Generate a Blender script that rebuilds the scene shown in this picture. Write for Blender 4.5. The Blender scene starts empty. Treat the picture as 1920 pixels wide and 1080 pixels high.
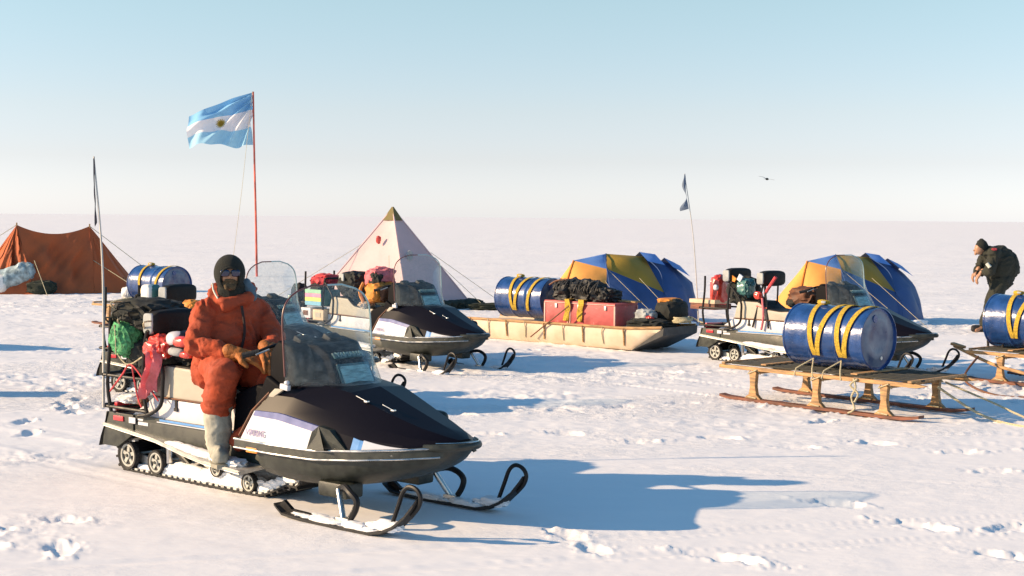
import bpy, bmesh, math, random
import numpy as np
from mathutils import Vector, Matrix
R = math.radians
random.seed(7)
scene = bpy.context.scene
COL = scene.collection

# ---------------------------------------------------------------- noise
def _hash(ix, iy, iz, seed):
    n = (ix.astype(np.int64) * 374761393 + iy.astype(np.int64) * 668265263 + iz.astype(np.int64) * 2147483647 + seed * 1274126177) & 0xFFFFFFFF
    n = ((n ^ (n >> 13)) * 1274126177) & 0xFFFFFFFF
    n = ((n ^ (n >> 16)) * 2246822519) & 0xFFFFFFFF
    return ((n ^ (n >> 15)) & 0xFFFFFF) / 16777215.0
def vnoise(x, y, z=None, seed=0):
    if z is None: z = np.zeros_like(x)
    fx, fy, fz = np.floor(x), np.floor(y), np.floor(z)
    u, v, w = x - fx, y - fy, z - fz
    u = u*u*u*(u*(u*6-15)+10); v = v*v*v*(v*(v*6-15)+10); w = w*w*w*(w*(w*6-15)+10)
    def h(a, b, c): return _hash(fx+a, fy+b, fz+c, seed)
    def lay(c):
        return (h(0,0,c)*(1-u)+h(1,0,c)*u)*(1-v) + (h(0,1,c)*(1-u)+h(1,1,c)*u)*v
    if not np.any(w): return lay(0)*2-1
    return (lay(0)*(1-w)+lay(1)*w)*2-1
def fbm(x, y, z=None, seed=0, o=4, g=.5):
    s = 0; a = 1; t = 0
    for k in range(o):
        s = s + a*vnoise(x*2**k, y*2**k, None if z is None else z*2**k, seed+k*17); t += a; a *= g
    return s/t

# ---------------------------------------------------------------- snow height
def gau(x, y, cx, cy, sx, sy, rot=0):
    c, s = math.cos(rot), math.sin(rot)
    dx, dy = x-cx, y-cy
    a = (dx*c+dy*s)/sx; b = (-dx*s+dy*c)/sy
    return np.exp(-(a*a+b*b))
CHURN = [  # patches of trodden snow: cx, cy, sx, sy, strength
    (-4.6,15.0,1.2,1.0,.8), (-3.3,10.4,.9,.55,.8), (-2.9,7.8,.5,.6,.7), (-2.2,7.3,.35,.3,.9), (-7.5,27,3.5,3.0,.9), (-6.0,21.5,2.2,1.2,.6),
    (.9,14.2,2.1,.35,1.0), (.6,12.9,1.6,.3,.8), (1.9,13.6,1.0,.7,.6), (0.2,15.6,2.2,.6,.7), (3.0,12.6,1.6,.9,.5), (5.6,14.6,1.6,1.2,.7),
    (1.5,19.5,3.0,1.5,.7), (5.5,19.3,2.0,1.6,.8), (7.3,22.6,1.8,1.5,.7), (-1.4,8.9,1.6,.5,.25), (-5,35,5,3,.5), (-3.4,13.0,1.5,.8,.5),
    (.4,17.2,1.6,.6,.8), (-2.5,17.5,2.0,1.2,.8)]
STEPS = [ # footprints: x, y, heading, length, depth
    (.31,7.80,-55,.30,.035),(.44,7.45,-60,.26,.03),(1.12,7.28,-35,.42,.04),(2.03,8.72,-32,.30,.04),(2.36,8.10,-40,.36,.035),
    (2.62,7.35,-38,.30,.04),(2.86,8.06,25,.34,.03),(-2.35,7.35,-70,.30,.04),(-2.9,7.75,10,.3,.03),
    (-2.55,8.05,-20,.26,.025),(-3.2,10.2,-10,.3,.03),(-3.0,10.6,-20,.28,.03),(-3.55,10.0,0,.28,.03),(-2.8,7.4,0,.24,.025),(3.4,9.9,0,.3,.02)]
TRAILS = [(-2.52,9.80,-39.5,-9,1.4,(0,),.21,.007),(-2.52,9.80,-39.5,-9,1.0,(-.45,.45),.05,.003),
    (3.14,13.35,-48,-5,1.0,(-.42,.42),.05,.012),(6.1,15.05,-50,-5,1.0,(-.42,.42),.05,.012),(-3.0,6.6,14,-4,9,(-.22,.22),.05,.008),(1.5,11.2,4,-6,9,(-.22,.25),.05,.007),(2.2,9.6,-12,-2,7,(0,),.05,.006)]
_r = random.Random(12)
for x0_, y0_, hd_, n_ in ((-.8,11.6,-8,9),(.4,13.2,12,9),(2.2,11.9,55,9),(-4.2,12.2,80,9),(-5.0,14.5,-25,8),(1.2,16.4,-15,9),(4.6,12.6,70,9),(5.6,16.5,65,9),(-3.9,9.4,95,6),(-.4,18.6,30,8),(3.4,15.6,-10,8),(5.2,10.2,110,7),(-6.2,17.5,40,8)):
    x_, y_ = x0_, y0_
    for i_ in range(n_):
        a_ = R(hd_+_r.uniform(-8,8)); x_ += .62*math.cos(a_); y_ += .62*math.sin(a_); o_ = .13*(1 if i_%2 else -1)
        STEPS.append((x_-o_*math.sin(a_), y_+o_*math.cos(a_), hd_+_r.uniform(-12,12), .30, _r.uniform(.03,.05)))
def height(x, y):
    x = np.asarray(x, float); y = np.asarray(y, float)
    d = np.hypot(x, y)
    near = np.clip((d-4)/10, .25, 1)
    far = np.clip((d-18)/40, 0, 1)
    h = .016*near*fbm(x*.22+3, y*.5+9, seed=3, o=3)
    h += far*(.10*fbm(x*.045, y*.12, seed=11, o=4)+.05*fbm(x*.16, y*.55, seed=13, o=3))
    # wind streaks running with x
    h += .0045*fbm(x*.8+fbm(x*.3,y*.3,seed=5), y*3.6, seed=21, o=3)*(.5+.5*vnoise(x*.3,y*.3,seed=8))
    r = (.0016+.0022*np.clip((d-10)/6,0,1)*np.clip((70-d)/40,0,1))*fbm(x*9, y*14, seed=31, o=3)
    h += r
    m = np.zeros_like(x)
    for cx, cy, sx, sy, st in CHURN:
        m = np.maximum(m, st*gau(x, y, cx, cy, sx, sy))
    patch = np.clip(fbm(x*1.1, y*1.6, seed=41, o=3)*1.6+.35, 0, 1)
    general = np.clip(fbm(x*.35+7, y*.6, seed=47, o=3)*2.2-.15, 0, 1)*.5*np.clip((d-9.5)/4, 0, 1)*np.clip((60-d)/30, 0, 1)
    m = np.clip(m*patch*1.25+general, 0, 1)
    rough = fbm(x*4.2, y*5.5, seed=51, o=4, g=.6)
    ridg = 1-np.abs(fbm(x*2.4, y*4.2, seed=61, o=3))*2.2
    fine = fbm(x*13, y*15, seed=91, o=3, g=.6)
    h += m*(.040*rough + .020*ridg*ridg + .016*np.clip(fine+.1, 0, 1) - .016)
    for sx_, sy_, hd, ln, dp in STEPS:
        dp *= .68
        k = (np.abs(x-sx_) < .6) & (np.abs(y-sy_) < .6)
        if not np.any(k): continue
        xx, yy = x[k]-sx_, y[k]-sy_
        c, s = math.cos(R(hd)), math.sin(R(hd))
        a = (xx*c+yy*s)/(ln*.5); b = (-xx*s+yy*c)/.065
        w = fbm(xx*14+sx_*5, yy*14, seed=71, o=2)
        q = np.sqrt(a*a+b*b)+.35*w
        dent = -1.3*dp*np.clip(1.15-q, 0, 1)**.5
        rim = .30*dp*np.exp(-((q-1.35)/.22)**2)*np.clip(.5+1.4*w+.5*np.clip(a, -1, 1), -.2, 2)
        cl = .007*np.clip(fbm(xx*22, yy*22, seed=81, o=2)-.1, 0, 1)*np.exp(-((q-1.7)/.6)**2)*2
        hh = h[k]; hh += dent+rim+cl+.010*np.exp(-((q-1.0)/.7)**2)*fbm(xx*30+sx_, yy*30, seed=83, o=3); h[k] = hh
    # machine and sledge trails
    for tx, ty, th, x0_, x1_, ys, wd, dp in TRAILS:
        c, s = math.cos(R(th)), math.sin(R(th)); a = (x-tx)*c+(y-ty)*s; b = -(x-tx)*s+(y-ty)*c
        k = (a > x0_) & (a < x1_) & (np.abs(b) < 1.0)
        if not np.any(k): continue
        aa, bb = a[k], b[k]+.03*np.sin(a[k]*.9); e = np.clip((aa-x0_)/1.5, 0, 1)*np.clip((x1_-aa)/.3, 0, 1)
        hh = h[k]
        for y_ in ys:
            q = np.abs(bb-y_)/wd; g = 1/(1+np.exp((q-1)*9))
            tread = .35*np.sin(aa*2*math.pi/.07) if wd > .1 else 0
            hh = hh*(1-.6*g*e)-dp*g*e*(1+tread)+.55*dp*e*np.exp(-((q-1.25)/.22)**2)*(1+vnoise(aa*9, bb*9, seed=3))
        h[k] = hh
    return h
def gz(x, y):
    # mean height under a small footprint
    xs = np.array([x-.3, x, x+.3, x, x]); ys = np.array([y, y, y, y-.3, y+.3])
    return float(np.mean(height(xs, ys)))

# ---------------------------------------------------------------- materials
MATS = {}
def mat(name, col, rough=.6, metal=0, spec=.5, var=.12, scale=12, bump=.0, bscale=60, coat=0, stretch=None, col2=None, scuff=None):
    if name in MATS: return MATS[name]
    m = bpy.data.materials.new(name); m.use_nodes = True
    nt = m.node_tree; N = nt.nodes; L = nt.links; N.clear()
    out = N.new('ShaderNodeOutputMaterial'); p = N.new('ShaderNodeBsdfPrincipled'); L.new(p.outputs[0], out.inputs[0])
    tc = N.new('ShaderNodeTexCoord'); mp = N.new('ShaderNodeMapping'); L.new(tc.outputs['Object'], mp.inputs[0])
    if stretch: mp.inputs['Scale'].default_value = stretch
    nz = N.new('ShaderNodeTexNoise'); nz.inputs['Scale'].default_value = scale; nz.inputs['Detail'].default_value = 5; L.new(mp.outputs[0], nz.inputs[0])
    mx = N.new('ShaderNodeMix'); mx.data_type = 'RGBA'
    c = Vector(col)
    a = c*(1-var); b = Vector([min(1, v) for v in (c*(1+var))])
    if col2: b = Vector(col2)
    mx.inputs[6].default_value = (*a, 1); mx.inputs[7].default_value = (*b, 1)
    cr = N.new('ShaderNodeMapRange'); cr.inputs[1].default_value = .35; cr.inputs[2].default_value = .65
    L.new(nz.outputs[0], cr.inputs[0]); L.new(cr.outputs[0], mx.inputs[0])
    last = mx.outputs[2]
    if scuff:   # worn, frosted or scratched spots: colour, scale, threshold
        sc, ss, st = scuff
        n5 = N.new('ShaderNodeTexNoise'); n5.inputs['Scale'].default_value = ss; n5.inputs['Detail'].default_value = 8; n5.inputs['Roughness'].default_value = .7; L.new(mp.outputs[0], n5.inputs[0])
        m5 = N.new('ShaderNodeMapRange'); m5.inputs[1].default_value = st; m5.inputs[2].default_value = st+.05; L.new(n5.outputs[0], m5.inputs[0])
        x5 = N.new('ShaderNodeMix'); x5.data_type = 'RGBA'; L.new(m5.outputs[0], x5.inputs[0]); L.new(last, x5.inputs[6]); x5.inputs[7].default_value = (*sc, 1); last = x5.outputs[2]
    L.new(last, p.inputs['Base Color'])
    p.inputs['Metallic'].default_value = metal
    p.inputs['Specular IOR Level'].default_value = spec
    p.inputs['Coat Weight'].default_value = coat
    p.inputs['Coat Roughness'].default_value = .12
    rr = N.new('ShaderNodeMapRange'); rr.inputs[1].default_value = .3; rr.inputs[2].default_value = .7
    rv = .02 if var <= .06 else 1
    rr.inputs[3].default_value = max(.03, rough-.1*rv); rr.inputs[4].default_value = min(1, rough+.12*rv)
    L.new(nz.outputs[0], rr.inputs[0]); L.new(rr.outputs[0], p.inputs['Roughness'])
    if bump:
        n2 = N.new('ShaderNodeTexNoise'); n2.inputs['Scale'].default_value = bscale; n2.inputs['Detail'].default_value = 4; L.new(mp.outputs[0], n2.inputs[0])
        bp = N.new('ShaderNodeBump'); bp.inputs['Strength'].default_value = bump; bp.inputs['Distance'].default_value = .01
        L.new(n2.outputs[0], bp.inputs['Height']); L.new(bp.outputs[0], p.inputs['Normal'])
    MATS[name] = m
    return m
def new_nt(name):
    m = bpy.data.materials.new(name); m.use_nodes = True; m.node_tree.nodes.clear(); MATS[name] = m
    return m, m.node_tree.nodes, m.node_tree.links
M = {}
def setup_mats():
    M['black'] = mat('black_gloss', (.006,.005,.009), .36, coat=0, spec=.13, var=.05, scale=60, scuff=((.16,.17,.20),34,.70))
    M['cowl'] = mat('cowl_matt_black', (.004,.004,.006), .6, spec=.06, var=.05, scale=40, scuff=((.30,.32,.34),60,.715))
    M['pan'] = mat('black_plastic', (.026,.030,.024), .45, var=.35, scale=18, bump=.15, bscale=200, scuff=((.20,.20,.19),22,.68))
    M['rubber'] = mat('rubber', (.014,.014,.015), .7, var=.3, bump=.3, bscale=120)
    M['tube'] = mat('black_tube', (.010,.010,.011), .5, spec=.3)
    M['chrome'] = mat('bright_metal', (.62,.62,.60), .25, metal=1, var=.1)
    M['alu'] = mat('dull_aluminium', (.55,.55,.53), .45, metal=.8, var=.2)
    M['rim'] = mat('wheel_grey', (.42,.42,.38), .5, var=.15)
    M['cream'] = mat('cream_vinyl', (.40,.365,.30), .6, var=.08, scale=6, bump=.15, bscale=25)
    M['white'] = mat('white_panel', (.62,.62,.66), .35, var=.05, coat=.3)
    M['vinyl'] = mat('black_vinyl', (.009,.008,.008), .6, spec=.25, var=.3, bump=.3, bscale=40)
    M['blue_line'] = mat('blue_stripe', (.10,.28,.60), .4)
    M['decal_blue'] = mat('decal_blue', (.10,.12,.30), .35, coat=.3)
    M['red_lamp'] = mat('red_lens', (.55,.03,.04), .25, coat=.5)
    M['amber'] = mat('amber_lens', (.85,.28,.04), .3, coat=.5)
    M['lens'] = mat('headlight_lens', (.24,.42,.45), .12, coat=.8, var=.35, scale=14, stretch=(1,1,6))
    M['lens_dark'] = mat('lens_surround', (.03,.10,.12), .3, coat=.5)
    M['letter'] = mat('letter_silver', (.18,.32,.35), .4)
    M['letter_violet'] = mat('letter_violet', (.22,.18,.35), .4)
    M['edge_red'] = mat('shield_edging', (.13,.035,.03), .4, coat=.3)
    M['edge_clear'] = mat('shield_edge_pale', (.36,.50,.50), .3, coat=.5)
    M['snowclump'] = mat('packed_snow', (.84,.84,.86), .8, var=.04, bump=.6, bscale=30)
    M['parka'] = mat('orange_parka', (.37,.056,.018), .85, var=.14, scale=9, bump=.35, bscale=55)
    M['parka_dark'] = mat('dark_trim', (.03,.012,.010), .8)
    M['trouser'] = mat('orange_trousers', (.36,.052,.015), .82, var=.15, scale=9, bump=.35, bscale=50)
    M['wool'] = mat('dark_wool', (.016,.018,.014), .95, var=.3, scale=40, bump=.8, bscale=220)
    M['skin'] = mat('skin', (.36,.19,.11), .5, var=.08, scale=20)
    M['beard'] = mat('beard', (.09,.06,.03), .95, var=.4, scale=60, bump=.8, bscale=180)
    M['goggle'] = mat('dark_lens', (.004,.008,.05), .12, coat=.6, var=.05)
    M['collar'] = mat('grey_blue_fabric', (.10,.15,.19), .85, bump=.3)
    M['piping'] = mat('white_piping', (.6,.6,.52), .7)
    M['glove'] = mat('orange_leather', (.36,.115,.02), .7, var=.25, scale=30, bump=.4, bscale=90)
    M['boot'] = mat('white_canvas_boot', (.36,.35,.29), .85, var=.25, scale=14, bump=.3, bscale=45)
    M['sole'] = mat('boot_sole', (.30,.28,.22), .8)
    M['blue'] = mat('drum_blue', (.013,.054,.195), .26, coat=.35, var=.3, scale=5, bump=.7, bscale=11, scuff=((.22,.26,.33),16,.66))
    M['blue_end'] = mat('drum_end_worn', (.030,.075,.20), .35, coat=.2, var=.3, scale=9, col2=(.13,.17,.24), bump=.3, bscale=14)
    M['strap'] = mat('yellow_webbing', (.47,.31,.03), .85, var=.35, scale=60, bump=.5, bscale=180)
    M['rope'] = mat('pale_rope', (.52,.46,.30), .9, var=.2, scale=90, bump=.8, bscale=250)
    M['wood'] = mat('ash_wood', (.38,.22,.095), .65, var=.45, scale=6, stretch=(1,8,8), bump=.4, bscale=30)
    M['wood_red'] = mat('red_brown_wood', (.17,.065,.040), .7, var=.5, scale=6, stretch=(1,8,8), bump=.4, bscale=30)
    M['wood_dark'] = mat('dark_slats', (.022,.022,.016), .7, var=.5, scale=8, stretch=(1,6,6), bump=.3, bscale=30)
    M['hull'] = mat('cream_hull', (.60,.47,.33), .6, var=.12, scale=4, bump=.5, bscale=9, col2=(.66,.54,.41))
    M['hull_shade'] = mat('hull_bow_shaded', (.05,.05,.05), .7, var=.4)  # near-black instead of cream: shade on the sloping bow painted in
    M['redbox'] = mat('red_painted_box', (.46,.085,.085), .55, var=.25, scale=7, bump=.2, bscale=30, scuff=((.45,.28,.25),14,.62))
    M['pale_red'] = mat('worn_pink_edge', (.75,.42,.36), .6)
    M['tent_or'] = mat('tent_orange', (.42,.098,.030), .85, var=.10, scale=2.5, bump=.9, bscale=4)
    M['tent_grey'] = mat('tent_pale', (.57,.42,.425), .9, var=.05, scale=3, bump=.6, bscale=5)
    M['olive'] = mat('olive_cap', (.15,.12,.04), .8)
    M['skirt'] = mat('dark_green_skirt', (.018,.025,.016), .9, bump=.6, bscale=12)
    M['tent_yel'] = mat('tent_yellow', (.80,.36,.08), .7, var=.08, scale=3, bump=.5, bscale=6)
    M['tent_yel_shade'] = mat('tent_yellow_shaded', (.34,.21,.022), .7, var=.08, scale=3, bump=.5, bscale=6)  # the tent yellow darkened: shade of the side panels put into the colour
    M['tent_blue'] = mat('tent_blue', (.026,.070,.21), .6, var=.15, scale=3, bump=.6, bscale=6)
    M['tent_lblue'] = mat('tent_light_blue', (.12,.26,.62), .5, var=.1, scale=3, bump=.5, bscale=6)
    M['seam'] = mat('orange_seam', (.70,.20,.02), .7)
    M['green'] = mat('green_mesh_bag', (.07,.30,.12), .8, var=.5, scale=35, bump=1, bscale=60)
    M['dark_cloth'] = mat('dark_cloth', (.016,.018,.016), .85, var=.5, scale=14, bump=.9, bscale=20)
    M['black_cloth'] = mat('black_bundle_cloth', (.012,.013,.014), .6, var=.5, scale=18, bump=1, bscale=24)
    M['red_cloth'] = mat('red_cloth', (.55,.06,.07), .8, var=.3, scale=14, bump=.9, bscale=22)
    M['pink_cloth'] = mat('pink_cloth', (.62,.16,.18), .8, var=.2, scale=14, bump=.9, bscale=22)
    M['grey_cloth'] = mat('grey_cloth', (.36,.38,.38), .8, var=.2, scale=10, bump=.9, bscale=18)
    M['silver'] = mat('silver_duffel', (.30,.38,.40), .4, var=.5, scale=9, bump=1, bscale=16)
    M['silver_white'] = mat('pale_duffel_end', (.72,.72,.70), .6, bump=.7, bscale=16)
    M['orange_pack'] = mat('orange_pack', (.62,.23,.035), .7, var=.25, scale=14, bump=.6, bscale=25)
    M['brown'] = mat('brown_leather', (.14,.055,.025), .7, var=.3, bump=.5, bscale=30)
    M['red_gloss'] = mat('red_gloss', (.60,.05,.03), .3, coat=.6)
    M['teal'] = mat('teal_plastic', (.05,.16,.15), .4, coat=.3)
    M['olive_dark'] = mat('olive_black_suit', (.020,.022,.015), .85, var=.35, scale=12, bump=.7, bscale=25)
    M['pole_red'] = mat('red_pole', (.60,.10,.06), .5, var=.5, scale=9, stretch=(1,1,.3))
    M['pole_white'] = mat('pale_pole', (.50,.47,.42), .5, var=.1)
    M['pennant_dark'] = mat('dark_pennant', (.035,.035,.05), .8, bump=.5)
    M['pennant'] = mat('grey_blue_pennant', (.11,.15,.22), .8, bump=.5)
    M['pink'] = mat('pink_band', (.75,.28,.42), .7)
    M['yellow'] = mat('yellow_band', (.75,.72,.18), .7)
    M['sky_blue'] = mat('sky_blue_band', (.20,.45,.62), .7)
    M['green_band'] = mat('green_band', (.30,.55,.38), .7)
    M['cardboard'] = mat('pale_carton', (.62,.48,.34), .8, bump=.2)
    # windshield
    m, N, L = new_nt('clear_shield')
    out = N.new('ShaderNodeOutputMaterial'); tr = N.new('ShaderNodeBsdfTransparent'); gl = N.new('ShaderNodeBsdfGlossy'); mx = N.new('ShaderNodeMixShader'); df = N.new('ShaderNodeBsdfDiffuse'); m2 = N.new('ShaderNodeMixShader')
    tr.inputs[0].default_value = (.955,.975,.97,1); gl.inputs['Roughness'].default_value = .06; df.inputs[0].default_value = (.5,.55,.55,1)
    fr = N.new('ShaderNodeFresnel'); fr.inputs[0].default_value = 1.16
    nz = N.new('ShaderNodeTexNoise'); nz.inputs['Scale'].default_value = 26; nz.inputs['Detail'].default_value = 8
    tc = N.new('ShaderNodeTexCoord'); L.new(tc.outputs['Object'], nz.inputs[0])
    rg = N.new('ShaderNodeMapRange'); rg.inputs[1].default_value = .45; rg.inputs[2].default_value = .8; rg.inputs[3].default_value = .05; rg.inputs[4].default_value = .14
    L.new(nz.outputs[0], rg.inputs[0]); L.new(rg.outputs[0], m2.inputs[0])
    fm = N.new('ShaderNodeMapRange'); fm.inputs[1].default_value = 0; fm.inputs[2].default_value = 1; fm.inputs[3].default_value = .015; fm.inputs[4].default_value = .22; L.new(fr.outputs[0], fm.inputs[0]); L.new(fm.outputs[0], mx.inputs[0]); L.new(tr.outputs[0], mx.inputs[1]); L.new(gl.outputs[0], mx.inputs[2])
    L.new(mx.outputs[0], m2.inputs[1]); L.new(df.outputs[0], m2.inputs[2]); L.new(m2.outputs[0], out.inputs[0])
    M['shield'] = m
    # snow
    m, N, L = new_nt('snow')
    out = N.new('ShaderNodeOutputMaterial'); p = N.new('ShaderNodeBsdfPrincipled'); L.new(p.outputs[0], out.inputs[0])
    tc = N.new('ShaderNodeTexCoord')
    mp = N.new('ShaderNodeMapping'); mp.inputs['Scale'].default_value = (.8, 3, 1); L.new(tc.outputs['Object'], mp.inputs[0])
    n1 = N.new('ShaderNodeTexNoise'); n1.inputs['Scale'].default_value = 1.3; n1.inputs['Detail'].default_value = 8; L.new(mp.outputs[0], n1.inputs[0])
    mx = N.new('ShaderNodeMix'); mx.data_type = 'RGBA'; mx.inputs[6].default_value = (.78,.775,.80,1); mx.inputs[7].default_value = (.86,.845,.855,1)
    L.new(n1.outputs[0], mx.inputs[0]); L.new(mx.outputs[2], p.inputs['Base Color'])
    p.inputs['Roughness'].default_value = .75; p.inputs['Specular IOR Level'].default_value = .25
    mp2 = N.new('ShaderNodeMapping'); mp2.inputs['Scale'].default_value = (.6, 1.1, 1); L.new(tc.outputs['Object'], mp2.inputs[0])
    mk = N.new('ShaderNodeTexNoise'); mk.inputs['Scale'].default_value = .55; mk.inputs['Detail'].default_value = 5; mk.inputs['Roughness'].default_value = .6; L.new(mp2.outputs[0], mk.inputs[0])
    mr = N.new('ShaderNodeMapRange'); mr.inputs[1].default_value = .44; mr.inputs[2].default_value = .60; mr.inputs[3].default_value = .10; mr.inputs[4].default_value = 1.0; L.new(mk.outputs[0], mr.inputs[0])
    n2 = N.new('ShaderNodeTexNoise'); n2.inputs['Scale'].default_value = 7; n2.inputs['Detail'].default_value = 9; n2.inputs['Roughness'].default_value = .68; L.new(mp2.outputs[0], n2.inputs[0])
    n3 = N.new('ShaderNodeTexNoise'); n3.inputs['Scale'].default_value = 1.6; n3.inputs['Detail'].default_value = 5; L.new(mp.outputs[0], n3.inputs[0])
    mm = N.new('ShaderNodeMath'); mm.operation = 'MULTIPLY'; L.new(n2.outputs[0], mm.inputs[0])
    sp_ = N.new('ShaderNodeSeparateXYZ'); L.new(tc.outputs['Object'], sp_.inputs[0])
    my = N.new('ShaderNodeMapRange'); my.inputs[1].default_value = 9.0; my.inputs[2].default_value = 12.5; my.inputs[3].default_value = .30; my.inputs[4].default_value = 1.0; L.new(sp_.outputs['Y'], my.inputs[0])
    m6 = N.new('ShaderNodeMath'); m6.operation = 'MULTIPLY'; L.new(mr.outputs[0], m6.inputs[0]); L.new(my.outputs[0], m6.inputs[1]); L.new(m6.outputs[0], mm.inputs[1])
    b1 = N.new('ShaderNodeBump'); b1.inputs['Strength'].default_value = .85; b1.inputs['Distance'].default_value = .055
    b2 = N.new('ShaderNodeBump'); b2.inputs['Strength'].default_value = .45; b2.inputs['Distance'].default_value = .03
    L.new(mm.outputs[0], b1.inputs['Height']); L.new(n3.outputs[0], b2.inputs['Height']); L.new(b2.outputs[0], b1.inputs['Normal']); L.new(b1.outputs[0], p.inputs['Normal'])
    M['snow'] = m
    # flag cloth: bands and sun drawn by UV
    m, N, L = new_nt('flag_cloth')
    out = N.new('ShaderNodeOutputMaterial'); df = N.new('ShaderNodeBsdfDiffuse'); tl = N.new('ShaderNodeBsdfTranslucent'); mx = N.new('ShaderNodeMixShader'); mx.inputs[0].default_value = .15
    L.new(df.outputs[0], mx.inputs[1]); L.new(tl.outputs[0], mx.inputs[2]); L.new(mx.outputs[0], out.inputs[0])
    uv = N.new('ShaderNodeUVMap'); sp = N.new('ShaderNodeSeparateXYZ'); L.new(uv.outputs[0], sp.inputs[0])
    cr = N.new('ShaderNodeValToRGB'); cr.color_ramp.interpolation = 'CONSTANT'
    e = cr.color_ramp.elements; e[0].position = 0; e[0].color = (.36,.63,.80,1); e[1].position = .335; e[1].color = (.82,.80,.82,1)
    k = e.new(.665); k.color = (.24,.50,.76,1)
    L.new(sp.outputs['Y'], cr.inputs[0])
    def math_(op, a, b=None):
        n = N.new('ShaderNodeMath'); n.operation = op
        for i, v in enumerate((a, b)):
            if v is None: continue
            if isinstance(v, (int, float)): n.inputs[i].default_value = v
            else: L.new(v, n.inputs[i])
        return n.outputs[0]
    dx = math_('MULTIPLY', math_('SUBTRACT', sp.outputs['X'], .5), 1.55); dy = math_('SUBTRACT', sp.outputs['Y'], .5)
    rr = math_('SQRT', math_('ADD', math_('MULTIPLY', dx, dx), math_('MULTIPLY', dy, dy)))
    an = math_('ARCTAN2', dy, dx)
    ray = math_('MULTIPLY', math_('COSINE', math_('MULTIPLY', an, 16)), .022)
    inside = math_('LESS_THAN', rr, math_('ADD', ray, .098))
    m3 = N.new('ShaderNodeMix'); m3.data_type = 'RGBA'; L.new(inside, m3.inputs[0]); L.new(cr.outputs[0], m3.inputs[6]); m3.inputs[7].default_value = (.42,.29,.06,1)
    inner = math_('LESS_THAN', rr, .055)
    m4 = N.new('ShaderNodeMix'); m4.data_type = 'RGBA'; L.new(inner, m4.inputs[0]); L.new(m3.outputs[2], m4.inputs[6]); m4.inputs[7].default_value = (.28,.18,.03,1)
    L.new(m4.outputs[2], df.inputs[0]); L.new(m4.outputs[2], tl.inputs[0])
    M['flag'] = m
setup_mats()

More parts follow.
